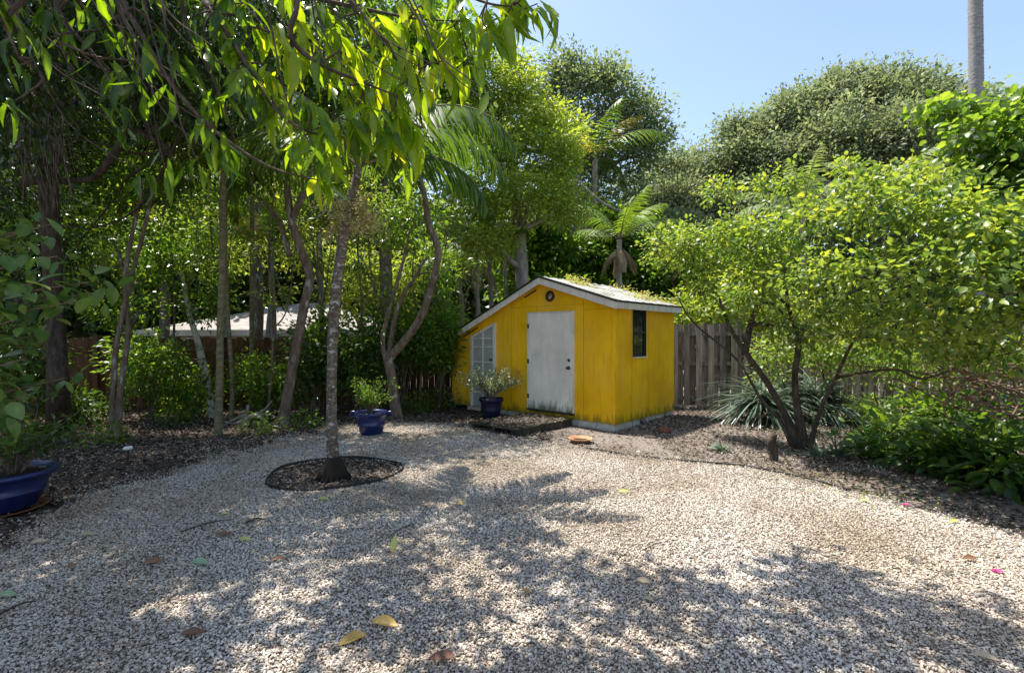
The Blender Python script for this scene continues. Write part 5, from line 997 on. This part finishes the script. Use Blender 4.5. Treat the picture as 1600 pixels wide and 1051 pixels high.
tips = [(840, 20, 3.5, .5), (815, 25, 3.5, .45), (790, 40, 3.5, .6), (770, 70, 3.45, .5), (745, 50, 3.45, .65), (720, 40, 3.4, .5), (700, 60, 3.4, .6), (730, 110, 3.4, .5), (760, 30, 3.5, .6), (690, 110, 3.35, .7), (660, 60, 3.4, .5), (640, 30, 3.4, .6), (610, 60, 3.35, .55), (650, 130, 3.3, .55), (620, 150, 3.3, .45), (600, 110, 3.3, .7), (640, 215, 3.3, .7), (600, 215, 3.2, .45), (575, 190, 3.2, .6), (620, 190, 3.25, .45), (550, 205, 3.15, .3), (540, 150, 3.2, .5), (510, 210, 3.1, .55), (560, 90, 3.3, .6), (520, 60, 3.3, .6), (560, 20, 3.3, .5), (500, 20, 3.3, .55), (470, 50, 3.2, .75), (490, 110, 3.2, .5), (450, 90, 3.1, .7), (430, 60, 3.1, .8), (420, 120, 3.1, .75), (440, 170, 3.1, .5), (480, 175, 3.1, .45), (470, 230, 3.1, .5), (500, 282, 3.1, .6), (520, 255, 3.1, .4), (400, 60, 3.1, .4), (380, 120, 3.0, .45), (400, 160, 3.0, .35), (370, 80, 3.0, .35), (350, 40, 3.0, .3), (320, 90, 3.0, .3), (300, 40, 3.0, .3), (340, 160, 3.0, .3), (280, 100, 2.9, .3), (250, 60, 2.9, .25), (230, 110, 2.9, .3), (330, 200, 3.0, .3), (350, 240, 3.1, .35), (200, 60, 2.9, .25), (190, 120, 2.8, .4), (160, 60, 2.8, .3), (150, 110, 2.8, .35), (130, 30, 2.8, .3), (110, 70, 2.8, .25), (80, 30, 2.7, .3), (60, 80, 2.7, .3), (30, 60, 2.6, .3), (20, 120, 2.5, .35), (0, 20, 2.5, .3), (50, 0, 2.6, .3), (250, 0, 2.9, .3), (350, 0, 3.1, .3), (450, 0, 3.2, .5), (10, 180, 2.6, .3), (160, 10, 2.9, .3), (300, 0, 3.0, .3), (380, 20, 3.1, .4), (585, 50, 3.3, .7), (715, 0, 3.4, .5), (665, 10, 3.4, .6), (790, 0, 3.5, .6), (530, 110, 3.25, .6), (575, 140, 3.25, .6), (640, 90, 3.3, .7)]
allp = np.concatenate([np.array(l[1:]) for l in lims])
for (px, py, Y, tone) in tips:
    c = A(px, py - 14, Y); j = np.argmin(np.linalg.norm(allp - c, axis=1)); s = allp[j]
    mb.tube([s, (s + c) / 2 + rng.normal(size=3) * .05, c], [.008, .006, .004], 5, sub=4)
    k = min(1, max(0, (px - 250) / 250)); spray(c, nrm(c - hub) * .4, random.randint(7, 11) if px > 340 else random.randint(3, 6), .12 + .05 * k, .22 + .11 * k, .040 + .016 * k, tone - .12 + .16 * k)  # tone rises to the right: left shade, right sun put into leaf colour
iv = Leaves(); itw = MB()
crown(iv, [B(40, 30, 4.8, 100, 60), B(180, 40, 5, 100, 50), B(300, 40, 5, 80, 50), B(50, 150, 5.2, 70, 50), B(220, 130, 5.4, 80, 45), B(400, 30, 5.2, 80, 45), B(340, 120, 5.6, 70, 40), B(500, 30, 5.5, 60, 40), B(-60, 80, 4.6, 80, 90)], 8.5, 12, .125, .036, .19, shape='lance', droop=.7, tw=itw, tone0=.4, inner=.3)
mb.add(itw.v, itw.f, True); link('inner_leaves', iv.mesh('inner_leaves'), L_['shade_toned'], mt)  # darker than the hanging leaves: crown shade put into their colour
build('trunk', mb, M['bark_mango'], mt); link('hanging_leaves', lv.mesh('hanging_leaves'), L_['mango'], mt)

# ---- overhead canopy that shades the yard (above the frame), placed from where its shade falls
KX, KY = -SUN.x / SUN.z, -SUN.y / SUN.z                # shadow shift per metre of height
def shade_clumps(polys, n, h0, h1, seed):
    r = np.random.default_rng(seed); out = []
    for (poly, dens) in polys:
        pg = np.array([G(*p)[:2] for p in poly]); lo, hi = pg.min(0), pg.max(0); k = int(dens * np.prod(hi - lo)); x = r.uniform(lo[0], hi[0], k); y = r.uniform(lo[1], hi[1], k); m = inside(x, y, pg); x, y = x[m], y[m]; ph = np.sin(x * 4.3 + 1.1 * np.sin(y * 3.1)) + np.sin(y * 5.2 + 1.3 * np.sin(x * 2.7 + 1)) ; m = r.random(len(x)) < np.clip(.75 + .55 * ph, .05, 1); x, y = x[m], y[m]
        h = r.uniform(h0, h1, len(x)); X = x - KX * h; Y = y - KY * h; ok = ((h - H) / np.maximum(Y, .1) > .74) | (np.abs(X) > 1.15 * Y + .4); out.append(np.stack([X, Y, h], 1)[ok])
    return np.concatenate(out)
def canopy_from(C, t, mat, name, L, W, per, spread, hubp, bark, rlimb):
    lv = Leaves(); mb = MB(); n = len(C)
    off = rng.normal(size=(n, per, 3)) * spread * np.array([1, 1, .5]); P = (C[:, None] + off).reshape(-1, 3); N = len(P)
    lv.add(P, rsph(N) * [1, 1, .5] + [0, 0, -.4], rsph(N) * .5 + [0, 0, 1], L * rng.uniform(.7, 1.2, N), W, rng.normal(.5, .2, N), 'quad')
    cells = {}
    for p in C: cells.setdefault((int(p[0] // 1.6), int(p[1] // 1.6)), []).append(p)
    for k, ps in cells.items():
        c = np.mean(ps, 0); 
        if len(ps) > 2 and c[2] > H + .8 * c[1]: limb(mb, hubp, c, rlimb, .012, .05, 6)
        ps = np.array(ps); stick_mb(mb, np.repeat(c[None], len(ps), 0), ps, .009, .004)
    build('limbs', mb, bark, t); link(name, lv.mesh(name), mat, t)
leftpoly = [([(-350, 1100), (-250, 860), (60, 800), (330, 760), (420, 770), (440, 830), (420, 900), (330, 1010), (250, 1100)], 32),
            ([(250, 1100), (330, 1010), (500, 930), (560, 880), (600, 900), (560, 980), (480, 1100)], 8),
            ([(560, 900), (640, 860), (760, 840), (850, 900), (880, 960), (900, 985), (560, 985)], 18)]
Cl = shade_clumps(leftpoly, 0, 4.6, 6.6, 3)
Cb = shade_clumps([([(-200, 880), (60, 785), (250, 745), (400, 760), (470, 800), (440, 850), (300, 880), (100, 910)], 12), ([(420, 770), (600, 800), (560, 850), (440, 840)], 8), ([(150, 700), (400, 690), (420, 740), (150, 760)], 14)], 0, 7.0, 9.4, 9)
Cl = np.concatenate([Cl, Cb])
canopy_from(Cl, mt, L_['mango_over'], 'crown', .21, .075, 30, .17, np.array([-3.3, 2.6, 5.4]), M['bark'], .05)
st_ = thing('yard_tree', 'tall tree behind the viewer whose crown shades the front of the gravel', 'tree', (2.6, -2.2, 0))
mb = MB(); mb.tube([(2.6, -2.2, -.05), (2.5, -2.0, 2), (2.2, -1.4, 4), (1.9, -.6, 6), (1.6, .2, 7.2)], [.28, .24, .2, .16, .1], 12, .05, 5); build('trunk', mb, M['bark'], st_)
rp = [([(1250, 1100), (1000, 1000), (870, 970), (960, 900), (1060, 890), (1150, 925), (1250, 900), (1350, 905), (1450, 930), (1540, 960), (1620, 1010), (1700, 1100)], 15), ([(1150, 925), (1250, 895), (1400, 910), (1560, 960), (1640, 1030), (1560, 1030), (1400, 980), (1250, 960)], 14), ([(690, 850), (760, 820), (860, 860), (930, 900), (900, 940), (800, 900)], 11)]
Cr = shade_clumps(rp, 0, 5.2, 7.4, 5)
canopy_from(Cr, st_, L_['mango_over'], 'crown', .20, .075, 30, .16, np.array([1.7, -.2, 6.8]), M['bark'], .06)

# ------------------------------------------------------------------ far woods closing the view
def woods(label, blobs, mat, cl, per, L, W, sp):
    lv = Leaves(); crown(lv, blobs, cl, per, L, W, sp, zmin=.1, inner=.6, jag=.3); tag(link('woodland', lv.mesh('woodland'), L_[mat]), label, 'woodland', kind='stuff')
bl = []
for k in range(26):
    a = -1.25 + 2.5 * k / 25; d = 29; bl.append((np.array([d * math.sin(a), d * math.cos(a), 2.5]), (2.6, 2, 4.2)))
    if math.sin(a) < -.05: bl.append((np.array([(d - 2) * math.sin(a) + .8, (d - 2) * math.cos(a), 6.5 + 1.5 * math.sin(k)]), (2.4, 2, 3.2)))
woods('dense mass of far trees closing the view behind the fences', bl, 'oak', 1.0, 16, .5, .3, .5)
for (x, y, lb) in ((-14, 4, 'leafy boundary tree outside the frame left of the large blue pot'), (-13, 0, 'leafy boundary tree outside the frame nearest the viewer on the left'), (13, 4, 'leafy boundary tree outside the frame beside the pink flower side'), (12.5, 8.5, 'leafy boundary tree outside the frame near the end of the grey fence'), (12, 0, 'leafy boundary tree outside the frame nearest the viewer on the right')):
    tree('boundary_tree', lb, [([np.array([x, y, -.05]), np.array([x, y, 2.]), np.array([x, y, 4.])], [.15, .12, .08])], [(np.array([x, y, 3.2]), (1.8, 1.8, 2.6)), (np.array([x + .5, y + 1.5, 2.2]), (1.5, 1.5, 2.0))], M['bark_dark'], L_['dark'], 1.6, 14, .24, .11, .32, group='boundary trees beside the yard')

# ------------------------------------------------------------------ fallen leaves, twigs, petals on the gravel
fd = [(600, 975, .17, 'large curled golden brown dead leaf in the front of the gravel', 'y'), (615, 868, .14, 'pale yellow green leaf standing on the gravel', 'g'), (313, 884, .15, 'grey green fallen leaf on the shaded gravel', 's'), (238, 884, .13, 'brown curled leaf left of the grey green leaf', 'b'), (435, 878, .11, 'rusty brown leaf at the edge of the left sun patch', 'b'), (348, 842, .12, 'narrow brown leaf above the grey green leaf', 'b'), (383, 848, .10, 'yellow green leaf bit near the narrow brown leaf', 'g'), (690, 1030, .14, 'dark brown curled leaf at the front edge', 'b'), (300, 1002, .12, 'dark brown leaf in the lower left gravel', 'b'), (550, 1002, .16, 'faded yellow strip leaf left of the golden leaf', 'y'), (1005, 918, .10, 'pale tan round leaf on the sunny gravel', 't'), (1014, 946, .07, 'smaller pale tan leaf below the round one', 't'), (975, 769, .12, 'pale green leaf scrap on the middle of the gravel', 'g'), (505, 788, .11, 'yellow green leaf near the tree ring', 'g'), (718, 793, .10, 'yellow brown leaf in the middle of the gravel', 'y'), (60, 848, .13, 'tan leaf on the shaded gravel near the big blue pot', 't'), (138, 836, .12, 'faint tan leaf right of the tan leaf by the big pot', 't'), (112, 892, .08, 'dark leaf scrap on the left gravel', 'b'), (822, 925, .06, 'orange leaf scrap in the central shade', 'y'), (1240, 960, .05, 'tiny brown scrap on the right gravel', 'b'), (1540, 1040, .10, 'tan leaf at the lower right corner', 't'), (1515, 880, .12, 'thin brown leaf left of the pink flower', 'b'), (1490, 818, .10, 'yellow green leaf by the right hand shade', 'g'), (1350, 783, .08, 'yellow green scrap at the edge of the right bed', 'g'), (10, 940, .12, 'narrow grey leaf at the left edge of the gravel', 's'), (350, 807, .06, 'small yellow weed leaf above the long twig', 'g')]
lm = {'y': leaf_mat('golden_leaf', [(.42, .24, .05), (.58, .38, .10)], .15, .45, (1.2, 1.1, .7)), 'g': leaf_mat('pale_green_leaf', [(.40, .45, .10), (.52, .55, .18)], .2, .5), 's': leaf_mat('sage_leaf', [(.20, .30, .17), (.28, .38, .22)], .1, .5), 'b': leaf_mat('brown_leaf', [(.12, .05, .03), (.24, .12, .06)], .08, .5, (1.2, 1, .7)), 't': leaf_mat('tan_leaf', [(.45, .34, .20), (.60, .48, .32)], .15, .6, (1.2, 1.1, .8))}
for (px, py, L, lab, k) in fd:
    c = G(px, py); z = float(hgt(c[0], c[1])) + .028; a = random.uniform(-.7, .7) + (math.pi if random.random() < .5 else 0); D = np.array([math.cos(a), math.sin(a), .12])
    if px == 615: D = np.array([.15, .1, .9]); L = .12
    lv = Leaves(); lv.add([c * [1, 1, 0] + [0, 0, z] - D * L / 2 * [1, 1, 0]], [D], [(random.uniform(-.4, .4), -.5, 1)], [L], [L * .38], [random.random()], 'lance', random.uniform(-.5, 1.3), .6)
    tag(link('fallen_leaf', lv.mesh('fallen_leaf'), lm[k]), lab, 'leaf', 'fallen leaves on the gravel')
pv = Leaves(); n = 260; px_ = rng.normal(1370, 90, n); py_ = 772 + (px_ - 1370) * .17 + rng.normal(0, 12, n); P = np.array([G(a, b) for a, b in zip(px_, py_)]); P[:, 2] = hgt(P[:, 0], P[:, 1]) + .024
pv.add(P, rsph(n) * [1, 1, .2], rsph(n) * .3 + [0, 0, 1], .028, .018, rng.random(n)); tag(link('fallen_petals', pv.mesh('fallen_petals'), L_['yellowgreen']), 'small yellow green leaf bits dropped along the edge of the right bed', 'leaf bits', kind='stuff')
for (px, py, lab) in ((1415, 791, 'pink fallen flower at the edge of the right hand shade'), (1558, 899, 'pink fallen flower on the sunny gravel at the right')):
    c = G(px, py); lv = Leaves(); n = 6; a = np.arange(n) * 6.28 / n; D = np.stack([np.cos(a), np.sin(a), np.full(n, .55)], 1); lv.add(np.repeat([[c[0], c[1], float(hgt(c[0], c[1])) + .02]], n, 0), D, [0, 0, 1], .036, .026, rng.random(n), 'oval', 1.4)
    tag(link('fallen_flower', lv.mesh('fallen_flower'), L_['pink']), lab, 'flower', 'pink flowers on the gravel')
for (a, b, r, lab) in (((283, 837), (360, 817), .006, 'long thin twig lying on the shaded gravel'), ((385, 822), (412, 817), .008, 'short dark twig right of the long twig'), ((0, 968), (55, 948), .006, 'thin dark twig in the lower left gravel'), ((610, 843), (650, 824), .004, 'thin curved brown twig in the middle of the gravel'), ((1000, 868), (1060, 850), .003, 'fine brown stem on the sunny gravel')):
    p, q = G(*a), G(*b); p[2] = q[2] = .035; md_ = (p + q) / 2 + np.array([0, .02, .012]); tag(build('twig', MB().tube([p, md_, q], [r, r, r * .5], 6, .15, 4), M['bark_dark']), lab, 'twig', 'twigs on the gravel')

print('LEAFQUADS', sum(len(m.polygons) for m in bpy.data.meshes))
